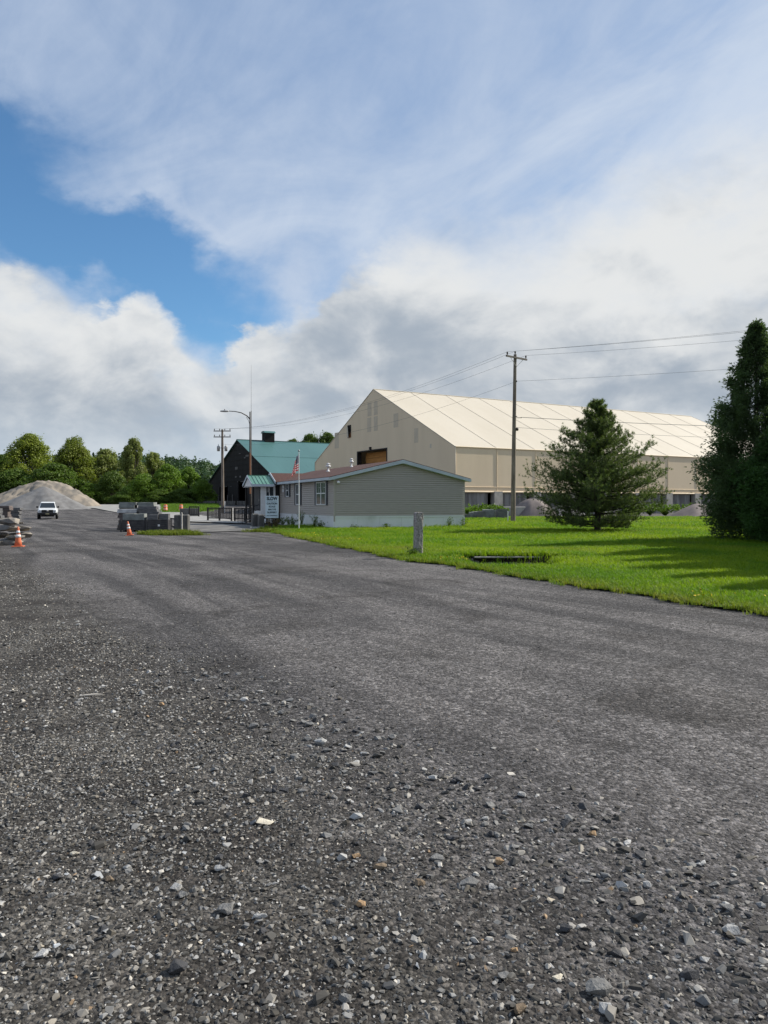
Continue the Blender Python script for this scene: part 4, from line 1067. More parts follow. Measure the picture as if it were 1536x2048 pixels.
for i, (px, Y) in enumerate(((-14, 48), (5, 52), (27, 55))):
    X = (px - 768) / F_PX * Y
    z = stack(X, Y, R(12), 7 + i % 2, ('dark flat stone stacked behind the boulder pile, %s pallet' % ['left', 'middle', 'right'][i]), [M_SLAB2, M_SLAB3, M_SLAB2][i], 400 + i * 20, 1.1, 1.0, .17, plabel='wooden pallet under dark stone behind the boulders, %s one' % ['left', 'middle', 'right'][i])
    MB_ = MB().box((-.05, -.05, 0), (.05, .05, 1.5)); px_ = MB_.build('timber_stake', pm('pale_stake', (.5, .46, .38), (.4, .36, .3), 4), None, (X - .66, Y - .7, h(X, Y) - .02)); px_.rotation_euler = (0, R(-5), 0)
    tag(px_, 'pale upright timber stake beside the dark stone pallets, %s one' % ['left', 'middle', 'right'][i], 'stake')

# granite post on the lawn edge
def granite_post():
    x, y = gd(836, 1115); r = random.Random(3)
    bm = bmesh.new(); bmesh.ops.create_cube(bm, size=1)
    bmesh.ops.subdivide_edges(bm, edges=bm.edges[:], cuts=7, use_grid_fill=True)
    for v in bm.verts:
        n = Vector((math.sin(v.co.z * 31 + v.co.y * 9), math.sin(v.co.z * 23 + v.co.x * 11 + 2), 0)) * .007 + Vector((r.uniform(-1, 1), r.uniform(-1, 1), r.uniform(-.6, .6))) * .010
        cut = max(0, abs(v.co.x) + abs(v.co.y) - .86) * .35
        v.co = Vector((v.co.x * .225 * (1 - cut) + n.x, v.co.y * .22 * (1 - cut) + n.y, (v.co.z + .5) * 1.42 - .12 + n.z - (.03 if v.co.z > .49 and abs(v.co.x) > .4 else 0)))
    me = bpy.data.meshes.new('granite_post'); bm.to_mesh(me); bm.free()
    o = link('granite_post', me, pm('speckled_granite', (0.40, 0.375, 0.355), (0.19, 0.175, 0.165), 24, bump=.8, bscale=45, detail=6), None, (x, y, h(x, y)))
    o.rotation_euler = (0, R(.8), R(20))
    tag(o, 'rough-hewn grey granite post at the edge of the lawn', 'post')
granite_post()
# drain headwall in the lawn
o = MB().cbox((-1.0, 0, .03), (.85, .20, .07), .012).build('drain_headwall', M_CONC, None, (PIT[0], PIT[1] + .36, .03)); o.rotation_euler = (0, 0, R(4))
tag(o, 'thin pale concrete drain edge half hidden in the lawn', 'headwall')

# ================================================================== piles
def pile(name, X, Y, rx, ry, hh, mat, label, seed, n=70, lump=.12, power=1.25):
    r = np.random.default_rng(seed); ph = r.uniform(0, 6.28, 40); an = r.uniform(0, 6.28, 40); fr = r.uniform(.6, 5, 40)
    u = np.linspace(-1.1, 1.1, n); U, V = np.meshgrid(u, u)
    wx = U * rx; wy = V * ry
    nz = sum(np.sin((wx * np.cos(an[i]) + wy * np.sin(an[i])) * fr[i] * 3.0 / max(rx, 1) + ph[i]) / fr[i] for i in range(40)) / 4.0
    ang = np.arctan2(V, U); rad = np.hypot(U, V) * (1 + .06 * np.sin(3 * ang + seed) + .04 * np.sin(7 * ang))
    fine = sum(np.sin((wx * np.cos(an[i] * 3) + wy * np.sin(an[i] * 3)) * (2.2 + fr[i]) + ph[i] * 2) for i in range(14)) / 14
    gul = np.abs(np.sin(ang * 13 + 2 * nz)) * (.05 if lump > .1 else .015) * np.clip(rad, 0, 1)
    Z = hh * (np.clip(1 - rad, -.2, 1) ** 1.0 if False else np.where(rad < 1, (1 - np.clip(rad, 0, 1) ** power), (1 - rad))) 
    Z = Z + np.where(rad < 1, lump * hh * nz * np.clip(1.05 - rad, 0, 1) - gul * hh + lump * hh * .4 * fine * np.clip(3 * (1 - rad), 0, 1), 0)
    Z = np.maximum(Z, -.3)
    i = np.arange(n * n).reshape(n, n); f = np.stack([i[:-1, :-1], i[:-1, 1:], i[1:, 1:], i[1:, :-1]], -1).reshape(-1, 4)
    keep = (Z.ravel()[f] > -.25).any(1); f = f[keep]
    o = link(name, fast_mesh(name, np.stack([wx, wy, Z], -1), f, True), mat, None, (X, Y, h(X, Y)))
    return tag(o, label, 'pile')
M_SAND = pm('tan_gravel_heap', (0.32, 0.27, 0.21), (0.165, 0.15, 0.13), .45, bump=.6, bscale=5, streak=(1, 1, .5))
M_GREY = pm('grey_gravel_heap', (0.205, 0.20, 0.195), (0.15, 0.145, 0.14), .9, bump=.5, bscale=7)
M_BROWN = pm('brown_gravel_heap', (0.20, 0.165, 0.15), (0.15, 0.125, 0.115), .9, bump=.5, bscale=7)
pile('gravel_pile', (66 - 768) / F_PX * 128, 130, 10.6, 7.5, 4.1, M_SAND, 'big tan gravel pile behind the white pickup', 5, lump=.27, power=1.9)
pile('gravel_pile', (-46 - 768) / F_PX * 126, 128, 8.0, 6.5, 2.9, M_SAND, 'lower lumpy tan gravel pile at the left edge of the yard', 8, lump=.25)
pile('gravel_pile', (86 - 768) / F_PX * 119, 119, 7.6, 5.5, 3.5, M_GREY, 'grey gravel pile directly behind the white pickup', 6, lump=.06, power=1.1)
pile('gravel_pile', 16.3, 81, 2.9, 2.6, 2.05, M_BROWN, 'smooth brown gravel pile between the pole and the pine', 9, 40, .03, 1.9)
pile('gravel_pile', 19.8, 82, 2.9, 2.4, 1.35, M_GREY, 'dark grey gravel pile half hidden behind the pine', 10, 40, .06, 1.3)
pile('gravel_pile', 34.8, 82, 3.4, 2.6, 1.5, M_BROWN, 'brown gravel pile half hidden behind the tall evergreen', 12, 40, .05, 1.4)
for k in range(2):
    block('concrete_bin_block', 13.2 + k * 1.35, 80 - k * .2, R(6), 1.3, .7, 1.15, 'pale concrete bin block in front of the brown gravel pile, %s one' % ['left', 'right'][k], 'block', M_PIER)
# row of stone blocks on pallets at the back of the lawn
for k, (px, w, hh) in enumerate(((934, .55, .5), (943, .45, .7), (952, .8, .75), (963, .7, .8), (976, 1.1, .95), (990, .8, .9), (1004, 1.0, 1.0))):
    Y = 69 + (k % 3) * .7; X = (px - 768) / F_PX * Y
    o = link('stone_block', hull_rock('stone_block', w, .8, hh, 30, 700 + k, .95), M_SLAB if k % 3 else M_SLAB2, None, (X, Y, h(X, Y) + .02))
    tag(o, 'green-grey stone block behind the lawn, %s from the office' % ['first', 'second', 'third', 'fourth', 'fifth', 'sixth', 'seventh'][k], 'stone block', 'stone blocks behind the lawn')

# ================================================================== white pickup
def pickup():
    X, Y = (96 - 768) / F_PX * 73.0, 73.0
    t = thing('pickup_truck', (X, Y, h(X, Y)), R(23), 'white pickup truck with black grille driving towards the viewer', 'truck')
    M_W = pm('white_car_paint', (0.70, 0.72, 0.73), (0.66, 0.68, 0.69), 2, rough=.25, spec=.5)
    M_PL = pm('black_plastic', (0.015, 0.015, 0.016), (0.02, 0.02, 0.021), 4, rough=.5)
    def loft(secs, name, mat, zr=.62):
        """secs: (y, half_w_bottom, half_w_top, z_bottom, z_top)"""
        vs, fs = [], []
        for (y, wb, wt, zb, zt_) in secs:
            zm = zb + (zt_ - zb) * zr; wm = max(wb, wt) * 1.0
            r_ = .05
            vs += [(-wb, y, zb), (-wm, y, zb + .05), (-wm, y, zm), (-wt, y, zt_ - .02), (-wt + r_, y, zt_), (wt - r_, y, zt_), (wt, y, zt_ - .02), (wm, y, zm), (wm, y, zb + .05), (wb, y, zb)]
        k = 10
        for i in range(len(secs) - 1):
            for j in range(k): fs.append((i * k + j, (i + 1) * k + j, (i + 1) * k + (j + 1) % k, i * k + (j + 1) % k))
        fs.append(tuple(range(k))); fs.append(tuple(range((len(secs) - 1) * k, len(secs) * k))[::-1])
        m = MB().add(vs, fs); me = m.mesh(name); bm = bmesh.new(); bm.from_mesh(me); bmesh.ops.recalc_face_normals(bm, faces=bm.faces[:]); bm.to_mesh(me); bm.free()
        return link(name, me, mat, t)
    loft([(-2.30, .70, .62, .55, .86), (-2.22, .80, .72, .50, .93), (-1.9, .86, .78, .45, .99), (-1.2, .87, .80, .42, 1.05), (-1.0, .88, .82, .42, 1.06), (2.2, .88, .82, .42, 1.05), (2.35, .86, .80, .48, 1.03)], 'body', M_W)
    loft([(-1.15, .80, .74, 1.03, 1.05), (-.62, .79, .62, 1.03, 1.60), (-.45, .79, .61, 1.03, 1.66), (.35, .79, .61, 1.03, 1.67), (.62, .79, .64, 1.03, 1.58), (.72, .79, .70, 1.03, 1.10)], 'cab', M_W, .12)
    # windscreen, side glass
    MB().slab([(-.69, -1.135, 1.10), (.69, -1.135, 1.10), (.575, -.685, 1.565), (-.575, -.685, 1.565)], .01).build('windscreen', GLASS, t)
    for s in (-1, 1):
        q = [(s * .80, -.85, 1.12), (s * .80, .50, 1.12), (s * .655, .42, 1.56), (s * .655, -.52, 1.56)]
        MB().slab(q if s > 0 else q[::-1], .012).build('side_window', GLASS, t)
        MB().cbox((s * .93 - .09, -.86, 1.08), (s * .93 + .09, -.78, 1.25), .03).build('mirror', M_PL, t)
        MB().box((min(s * .80, s * .86), -.83, 1.10), (max(s * .80, s * .86), -.80, 1.14)).build('mirror_arm', M_PL, t)
        MB().cbox((s * .64 - .13, -2.335, .72), (s * .64 + .13, -2.20, .88), .02).build('headlight', pm('headlight_lens', (.55, .57, .58), (.4, .42, .43), 6, rough=.1), t)
        for yy in (-1.45, 1.5):
            wl = MB().lathe([(.20, -.11), (.33, -.10), (.345, -.06), (.345, .06), (.33, .10), (.20, .11)], 20).build('wheel', pm('tyre_rubber', (.012, .012, .013), (.02, .02, .02), 6, rough=.8), t, (s * .80, yy, .345)); wl.rotation_euler = (0, R(90), 0)
            MB().lathe([(.02, -.115), (.19, -.10), (.21, -.05), (.21, .05), (.19, .10), (.02, .115)], 16).build('rim', M_GALV, wl)
    MB().cbox((-.50, -2.345, .62), (.50, -2.25, .90), .02).build('grille', M_PL, t)
    MB().lathe([(.02, 0), (.09, .003), (.09, .015), (.02, .018)], 14).build('grille_badge', M_GALV, t, (0, -2.337, .80)).rotation_euler = (R(90), 0, 0)
    MB().cbox((-.86, -2.44, .40), (.86, -2.25, .64), .05).build('bumper', M_PL, t)
    MB().box((-.16, -2.455, .46), (.16, -2.442, .58)).build('number_plate', pm('plate', (.4, .36, .2), (.3, .27, .17), 6), t)
    MB().box((-.55, -2.2, .24), (.55, 2.1, .41)).build('chassis', M_PL, t)
    for s in (-1, 1): MB().box((min(s * .78, s * .82), .80, 1.055), (max(s * .78, s * .82), 2.3, 1.10)).build('bed_rail', M_PL, t)
pickup()

# ================================================================== vegetation
def leaf_quads(C, size, up=0.4, seed=0, aspect=.6, N=None):
    """one small bent diamond per centre; N: preferred normals"""
    r = np.random.default_rng(seed); n = len(C)
    nr = r.normal(size=(n, 3)); nr[:, 2] += up
    if N is not None: nr = nr * .7 + N
    nr /= np.linalg.norm(nr, axis=1, keepdims=True)
    a = np.cross(nr, r.normal(size=(n, 3))); a /= np.linalg.norm(a, axis=1, keepdims=True); b = np.cross(nr, a)
    s = (size * r.uniform(.6, 1.35, n))[:, None]
    v = np.stack([C - a * s, C - b * s * aspect + nr * s * .15, C + a * s, C + b * s * aspect + nr * s * .15], 1)
    return v.reshape(-1, 3), np.arange(n * 4).reshape(n, 4)

M_BARK = pm('grey_brown_bark', (0.10, 0.085, 0.07), (0.055, 0.045, 0.038), 3, streak=(4, 4, .6), bump=.6)
M_LEAF1 = leaf_mat('maple_leaf', (0.115, 0.170, 0.020), (0.225, 0.260, 0.042))
M_LEAF2 = leaf_mat('dark_leaf', (0.055, 0.110, 0.018), (0.115, 0.170, 0.030))
M_LEAF3 = leaf_mat('pale_poplar_leaf', (0.145, 0.185, 0.050), (0.235, 0.265, 0.080))
M_LEAF4 = leaf_mat('fresh_shrub_leaf', (0.080, 0.160, 0.018), (0.150, 0.230, 0.030))

def deciduous(seed, hgt, rad, z0, nclump, nleaf, lsize, shape=1.0):
    r = random.Random(seed); g = np.random.default_rng(seed)
    tr = MB(); tr.tube([(0, 0, -.3), (.1, .05, hgt * .25), (-.1, .1, hgt * .55), (.05, 0, hgt * .85)], [hgt * .022, hgt * .018, hgt * .011, hgt * .004], 8)
    cs = []
    for i in range(nclump):
        a = r.uniform(0, 6.283); zz = r.uniform(0, 1) ** .8
        prof = (math.sin(math.pi * min(1, .18 + zz * .80)) ** .7) * (1 - .25 * zz * shape)
        q = rad * prof * math.sqrt(r.uniform(.12, 1))
        c = Vector((math.cos(a) * q, math.sin(a) * q, z0 + (hgt - z0) * zz * .95))
        rr = rad * r.uniform(.16, .34) * (1 - .25 * zz)
        cs.append((c, rr))
        if i % 2 == 0:
            b = Vector((0, 0, z0 * .6 + (c.z - z0 * .6) * .45)); m_ = b.lerp(c, .5) + Vector((0, 0, -.06 * hgt * r.random()))
            tr.tube([b, m_, c], [hgt * .008, hgt * .005, hgt * .002], 5)
    P, Nn = [], []
    per = nleaf // nclump
    for c, rr in cs:
        d = g.normal(size=(per, 3)); d /= np.linalg.norm(d, axis=1, keepdims=True)
        
        rad_ = rr * g.uniform(.35, 1.1, (per, 1)) ** .6 * (1 + .35 * np.clip(g.exponential(.4, (per, 1)) - .3, 0, 2))
        P.append(np.array(c) + d * rad_ * np.array([1, 1, .95])); Nn.append(d)
    C = np.concatenate(P); N_ = np.concatenate(Nn)
    v, f = leaf_quads(C, lsize, .5, seed, .62, N_)
    return fast_mesh('crown', v, f), tr.mesh('trunk')
DEC = [deciduous(21, 12, 4.6, 1.5, 95, 24000, .15), deciduous(22, 11, 3.6, 1.0, 80, 20000, .14), deciduous(23, 13, 2.3, 3.2, 50, 8500, .14, .3), deciduous(24, 7, 3.9, .2, 80, 20000, .13), deciduous(25, 13, 5.2, 2.0, 100, 26000, .15)]
def tree(var, px, Y, topy, wpx, mat, label, name='tree', grp='trees along the far edge of the yard', base=None):
    X = (px - 768) / F_PX * Y; g0 = h(X, Y) if base is None else base
    hgt0, rad0 = ((12, 4.6), (11, 3.6), (13, 2.3), (7, 3.9), (13, 5.2))[var]
    want_h = CAM_Z + (HZ - topy) / F_PX * Y - g0; want_r = wpx / 2 / F_PX * Y
    t = thing(name, (X, Y, g0 - .05), random.uniform(0, 6.28), label, 'tree', grp)
    t.scale = (want_r / rad0, want_r / rad0, want_h / hgt0)
    cm, tm = DEC[var]
    c = link('crown', cm, None, t); c.data = cm
    if not cm.materials: cm.materials.append(None)
    c.material_slots[0].link = 'OBJECT'; c.material_slots[0].material = mat
    link('trunk', tm, M_BARK, t)
    return t
tree(4, 62, 162, 868, 120, M_LEAF1, 'large bright olive-green tree above the tan gravel pile, left of two')
tree(0, 148, 158, 876, 95, M_LEAF1, 'large dense green tree above the tan gravel pile, right of two')
tree(1, 8, 168, 906, 90, M_LEAF2, 'dark green tree at the left edge of the photo')
tree(1, -50, 160, 880, 120, M_LEAF2, 'dark green tree just left of the photo edge')
tree(1, 212, 166, 896, 86, M_LEAF3, 'pale grey-green tree between the big trees and the slim tall one')
tree(1, 268, 158, 874, 62, M_LEAF3, 'slim tall pale green tree rising above its neighbours in the far treeline', 'poplar_tree')
tree(1, 307, 165, 902, 60, M_LEAF3, 'slim pale green tree just right of the slim tall one')
tree(3, 110, 152, 930, 130, M_LEAF2, 'dark lower tree behind the tan gravel pile')
tree(3, 30, 154, 940, 110, M_LEAF2, 'dark lower tree at left behind the gravel piles')
tree(3, 180, 150, 968, 60, M_LEAF4, 'bright green round shrub at the right foot of the tan pile', 'shrub')
tree(3, 225, 152, 945, 80, M_LEAF2, 'dark green bushy tree below left of the slim tall tree')
tree(3, 288, 150, 950, 84, M_LEAF4, 'mid green bushy tree below right of the slim tall tree')
tree(3, 335, 152, 932, 78, M_LEAF4, 'bright green bushy tree at the middle of the far treeline')
tree(3, 378, 156, 938, 72, M_LEAF4, 'bright green bushy tree left of the black shed')
tree(3, 405, 152, 960, 60, M_LEAF4, 'low bright shrub against the left side of the black shed', 'shrub')
tree(3, 255, 148, 978, 70, M_LEAF2, 'low dark shrub below the slim tall tree', 'shrub')
tree(3, 320, 148, 980, 80, M_LEAF2, 'low dark shrub before the barrier, middle of three', 'shrub')
tree(3, 362, 149, 978, 70, M_LEAF2, 'low dark shrub farthest right before the barrier', 'shrub')
for px, ty, wpx, lab in ((585, 876, 66, 'left one'), (620, 866, 74, 'middle one'), (655, 862, 70, 'right one')):
    tree(1, px, 235, ty, wpx, M_LEAF2, 'treetop showing above the green metal roof, ' + lab, 'tree', 'treetops above the green roof', 2.0)

# wooded hill far behind
def hill():
    xs = np.linspace(-340, 420, 60); ys = np.linspace(250, 700, 24)
    X, Y = np.meshgrid(xs, ys)
    pts = np.array([(-340, 14), (-180, 14), (-110, 12.5), (-75, 9.5), (-60, 10), (-40, 14), (0, 18), (100, 26), (150, 31), (250, 30), (420, 24)])
    def Z(x, y): return np.interp(x, pts[:, 0], pts[:, 1]) * ss(255, 345, y) * (1 - .3 * ss(420, 700, y)) + .6
    i = np.arange(X.size).reshape(X.shape); f = np.stack([i[:-1, :-1], i[:-1, 1:], i[1:, 1:], i[1:, :-1]], -1).reshape(-1, 4)
    M_HW = leaf_mat('far_wood_haze_leaf', (0.036, 0.075, 0.036), (0.070, 0.115, 0.052), .25)  # leaf green made paler and bluer: distance haze put into the colour
    tag(link('hill', fast_mesh('hill', np.stack([X, Y, Z(X, Y)], -1), f, True), M_HW), kind='structure')
    g = np.random.default_rng(5); C, Nn = [], []
    for k in range(520):
        if k < 440: x = g.uniform(-150, -15)
        else: x = g.uniform(120, 190)
        y = g.uniform(262, 352) if g.random() < .8 else g.uniform(340, 360)
        if k >= 440 and x < .436 * y: continue
        hh = g.uniform(7, 11); rr = g.uniform(2.2, 3.8); pine = g.random() < .06
        n = 330; d = g.normal(size=(n, 3)); d /= np.linalg.norm(d, axis=1, keepdims=True)
        lum = 1 + .3 * np.sin(d[:, :1] * 5 + k) * np.sin(d[:, 2:] * 6 + 2 * k)
        if pine:
            u = g.uniform(0, 1, (n, 1)); p = np.concatenate([d[:, :2] * rr * .8 * (1 - u) * g.uniform(.4, 1.2, (n, 1)), u * hh * 1.25], 1)
        else:
            p = d * lum * np.array([rr, rr, hh * .5]) * g.uniform(.75, 1, (n, 1)); p[:, 2] += hh * .55
        C.append(p + np.array([x, y, float(Z(x, y))])); Nn.append(d)
    v, f = leaf_quads(np.concatenate(C), .55, .4, 9, .7, np.concatenate(Nn))
    o = link('hillside_wood', fast_mesh('hillside_wood', v, f), M_HW)
    tag(o, 'dark wooded hillside far behind the yard', 'wood', kind='stuff')
hill()

# ---------------------------------------------------------------- the pine
def pine():
    x0, y0 = 11.4, 39.5; r = random.Random(12); g = np.random.default_rng(12)
    t = thing('pine_tree', (x0, y0, h(x0, y0)), 0, 'broad dark green pine tree standing alone on the lawn', 'tree')
    Ht = 7.05
    tb = MB().tube([(0, 0, -.2), (.02, 0, .8), (-.05, .03, 2.5), (.02, 0, 4.8), (.03, 0, Ht)], [.19, .165, .12, .06, .012], 10)
    br = MB()
    tips, dirs = [], []
    prof = [(.35, 1.9), (.8, 2.7), (1.5, 3.4), (2.2, 3.5), (3.0, 3.45), (3.8, 3.05), (4.6, 2.6), (5.4, 1.9), (6.2, 1.1), (6.7, .6), (7.05, .22)]
    pz, pr = np.array(prof).T
    z = .40; a0 = 0
    while z < Ht - .1:
        hi = z / Ht
        nb = r.randint(6, 8) if z < 3 else r.randint(5, 6)
        a0 += 1.1
        for k in range(nb):
            a = a0 + 6.283 * k / nb + r.uniform(-.4, .4)
            up = (.10 + .42 * hi) * r.uniform(.6, 1.4) if z > .8 else r.uniform(-.05, .16)
            zt_ = min(Ht - .05, z + 2.0 * up * float(np.interp(z, pz, pr)) * .5)
            ln = float(np.interp(zt_, pz, pr)) * r.uniform(.70, 1.12)
            rise = ln * up
            n = 8; pts = []; zb_ = z + r.uniform(-.16, .16) * min(1, z)
            for i in range(n + 1):
                u = i / n
                pts.append(Vector((math.cos(a) * ln * u, math.sin(a) * ln * u, zb_ + rise * u ** 1.35 - .05 * ln * math.sin(math.pi * u * .8) + r.uniform(-.02, .02))))
            br.tube(pts, [max(.006, .045 * (ln / 3) * (1 - u / n * .9)) for u in range(n + 1)], 5)
            side = Vector((-math.sin(a), math.cos(a), 0)); fw = Vector((math.cos(a), math.sin(a), 0))
            start = 4 if z < .9 else (2 if z < 2.2 else 1)
            for i in range(start, n + 1):
                for s in (-1, 1):
                    for rep in range(2 if ln > 1 else 1):
                        tl = (ln * r.uniform(.09, .22) + .10) * (1.0 if ln > .8 else .7)
                        p = pts[i].lerp(pts[i - 1], r.random())
                        dd = (side * s * r.uniform(.2, 1.1) + fw * r.uniform(.2, .9) + Vector((0, 0, r.uniform(-.25, 1.15)))).normalized()
                        q = p + dd * tl + Vector((0, 0, .05))
                        br.tube([p, q], [.007, .004], 4, cap=False)
                        for m_ in range(4):
                            u = (m_ + 1) / 4
                            tips.append(p.lerp(q, u) + Vector((r.gauss(0, .03), r.gauss(0, .03), r.gauss(0, .03)))); dirs.append((dd * .5 + Vector((0, 0, .85))).normalized() if u >= .75 else dd)
            for m_ in range(3): tips.append(pts[-1] + Vector((0, 0, .07 * m_))); dirs.append(Vector((math.cos(a) * .3, math.sin(a) * .3, .9)).normalized())
        z += r.uniform(.20, .30) if z < 3 else r.uniform(.24, .36)
    for k in range(5): tips.append(Vector((r.gauss(0, .02), r.gauss(0, .02), Ht - .12 * k))); dirs.append(Vector((0, 0, 1)))
    tb.build('trunk', pm('dark_pine_bark', (.05, .042, .036), (.03, .025, .022), 4, bump=.6), t)
    br.build('branches', MATS['dark_pine_bark'], t)
    T = np.array([p[:] for p in tips]); D = np.array([d[:] for d in dirs]); n = len(T); K = 13
    # needles: thin triangles fanned around each twig direction
    base = np.repeat(T, K, 0); dn = np.repeat(D, K, 0) * .8 + g.normal(size=(n * K, 3)) * .55
    dn /= np.linalg.norm(dn, axis=1, keepdims=True)
    sd = np.cross(dn, g.normal(size=(n * K, 3))); sd /= np.linalg.norm(sd, axis=1, keepdims=True)
    L_ = g.uniform(.09, .16, (n * K, 1)); w_ = .0085
    v = np.stack([base - sd * w_, base + sd * w_, base + dn * L_ + sd * w_ * .4, base + dn * L_ - sd * w_ * .4], 1).reshape(-1, 3)
    f = np.arange(n * K * 4).reshape(-1, 4)
    link('needles', fast_mesh('needles', v, f), leaf_mat('pine_needle', (0.070, 0.110, 0.034), (0.135, 0.175, 0.060), .32, .5, .0), t)
    return n * K
NP = pine()
print('pine needles', NP)

# ---------------------------------------------------------------- tall evergreens on the right
def evergreen_mesh(seed, Ht, Rb, nb, per):
    """upswept boughs round a central stem, each carrying flat sprays"""
    g = np.random.default_rng(seed); C, O = [], []
    for i in range(nb):
        u = (i + g.uniform(0, 1)) / nb; u = u ** 1.15 * .965
        a = i * 2.39996 + g.normal(0, .25)
        prof = np.interp(u, [0, .04, .12, .30, .55, .8, .93, 1], [.62, .88, 1.0, .90, .62, .30, .11, .02])
        ln = Rb * prof * g.uniform(.72, 1.18)
        m = int(per * (.25 + .75 * ln / Rb) * g.uniform(.7, 1.3))
        t = g.uniform(.30, 1, m) ** .7; w = .10 + .16 * ln * (1 - .45 * t)
        off = g.normal(size=(m, 3)) * (w * .55)[:, None]
        up = ln * g.uniform(.25, .65)
        p = np.stack([np.cos(a) * ln * t, np.sin(a) * ln * t, u * Ht + up * t ** 1.5], 1) + off
        C.append(p); O.append(np.tile([np.cos(a), np.sin(a), .7], (m, 1)) + off / max(.1, ln) * 2.0)
    C = np.concatenate(C); O = np.concatenate(O); k = C[:, 2] > .08; C, O = C[k], O[k]; C[:, 2] = np.minimum(C[:, 2], Ht * (1 + .02 * g.normal(size=len(C))))
    n = len(C); K = 4
    d = np.repeat(O, K, 0) + g.normal(size=(n * K, 3)) * .55; d /= np.linalg.norm(d, axis=1, keepdims=True)
    s = np.cross(d, g.normal(size=(n * K, 3))); s /= np.linalg.norm(s, axis=1, keepdims=True)
    b = np.repeat(C, K, 0); L_ = g.uniform(.06, .16, (n * K, 1)); w = .015
    tip = b + d * L_; tip[:, 2] -= .025
    v = np.stack([b - s * w * .5, b + d * L_ * .5 + s * w, tip, b + d * L_ * .5 - s * w], 1).reshape(-1, 3)
    return fast_mesh('foliage', v, np.arange(n * K * 4).reshape(-1, 4))
M_EVG = leaf_mat('dark_evergreen', (0.070, 0.115, 0.054), (0.125, 0.180, 0.085), .35, .5, .25)
M_EVG2 = leaf_mat('green_evergreen', (0.045, 0.110, 0.030), (0.085, 0.165, 0.048), .25, .5, .25)
EV1, EV2 = evergreen_mesh(31, 9.0, 2.0, 270, 270), evergreen_mesh(33, 5.0, 1.8, 150, 240)
def evergreen(x, y, me, hh, mat, label, s=1.0, rz=0):
    t = thing('evergreen_tree', (x, y, h(x, y)), rz, label, 'tree', 'evergreens along the right edge of the lawn'); t.scale = (s, s, s)
    o = link('foliage', me, None, t)
    if not me.materials: me.materials.append(None)
    o.material_slots[0].link = 'OBJECT'; o.material_slots[0].material = mat
    MB().tube([(0, 0, -.2), (.03, .02, hh * .5), (0, 0, hh * .95)], [.16, .1, .01], 8).build('trunk', M_BARK, t)
evergreen(14.85, 29.6, EV1, 9, M_EVG, 'very tall dark conical evergreen at the right edge of the lawn', 1.0)
evergreen(15.1, 27.6, EV2, 5, M_EVG2, 'shorter brighter green evergreen in front of the tall conical one', 1.05)
evergreen(17.6, 31.0, EV1, 9, M_EVG, 'tall dark evergreen behind and right of the tallest one', .95, 2)
for i_, (x_, y_, s_) in enumerate(((15.5, 24.9, .92), (15.1, 22.7, .88), (14.9, 20.6, .90), (14.7, 18.5, .86), (14.5, 16.4, .84))):
    evergreen(x_, y_, EV1, 9, M_EVG, 'tall evergreen in the row right of the photo edge, %s from the shorter one' % ['first', 'second', 'third', 'fourth', 'fifth'][i_], s_, i_ * 1.3)
evergreen(16.6, 26.2, EV1, 9, M_EVG, 'tall evergreen right of the photo edge, behind the shorter one', .95, 5)

# ---------------------------------------------------------------- shrubs and weeds
def weed(x, y, hh, spread, nst, label, mat=M_LEAF2, z=None, grp='weeds along the office wall', lsize=.035, lean=.3, name='weed'):
    r = random.Random(int(x * 977 + y * 131)); st = MB(); C = []
    for _ in range(nst):
        a = r.uniform(0, 6.283); H_ = hh * r.uniform(.55, 1); q = spread * r.uniform(.2, 1)
        pts = [Vector((math.cos(a) * q * .25 * u, math.sin(a) * q * .25 * u, 0)) + Vector((math.cos(a) * q * u * u, math.sin(a) * q * u * u, H_ * u * (1 - lean * .3 * u))) for u in (0, .3, .6, .85, 1)]
        st.tube(pts, [.006, .005, .004, .003, .002], 4, cap=False)
        for k in range(26):
            u = r.uniform(.15, 1); i = min(3, int(u * 4)); C.append(pts[i].lerp(pts[i + 1], u * 4 - i) + Vector((r.gauss(0, .05), r.gauss(0, .05), r.gauss(0, .04))))
    t = thing(name, (x, y, (h(x, y) if z is None else z) + .03), 0, label, 'plant', grp)
    v, f = leaf_quads(np.array([c[:] for c in C]), lsize, .5, int(abs(x * 100)), .5)
    link('leaves', fast_mesh('leaves', v, f), mat, t); st.build('stems', pm('weed_stem', (.10, .085, .04), (.07, .06, .03), 5), t)
u_, v_ = Vector((math.cos(HA), math.sin(HA))), Vector((-math.sin(HA), math.cos(HA)))
hc = Vector((-2.9, 43.0))
def hl(x, y): p = hc + u_ * x + v_ * y; return p.x, p.y
M_DRY = leaf_mat('dry_weed_leaf', (.16, .11, .05), (.10, .075, .035), .2)
wl = [(-.55, .9, .55, .35, 12, 'low dark weed at the near front corner of the office'), (-.5, 2.2, .95, .3, 12, 'dark bushy weed under the twin window'), (-.5, 4.9, 1.35, .3, 14, 'tall upright weed right of the flagpole base'),
      (-.7, 6.3, .7, .6, 16, 'spreading arching weed at the flagpole base'), (-.6, 7.6, .75, .6, 16, 'spreading dark weed left of the flagpole'), (-.6, 9.2, .6, .5, 14, 'dark weed below the single window'),
      (3.2, -.4, .35, .4, 10, 'low dark weed at the middle of the white gable skirt'), (7.4, -.3, .8, .2, 8, 'thin climbing weed on the skirt near the right corner'), (8.3, -.35, .65, .35, 8, 'arching weed on the skirt at the right corner'), (1.2, -.45, .3, .4, 8, 'low weed at the left end of the gable skirt')]
for (x, y, hh, sp, n, lab) in wl: weed(*hl(x, y), hh, sp, n, lab, M_LEAF2)
x, y = gd(538, 1059); weed(x, y + .5, .95, .3, 14, 'brown dry weed below the SLOW sign, left one', M_DRY)
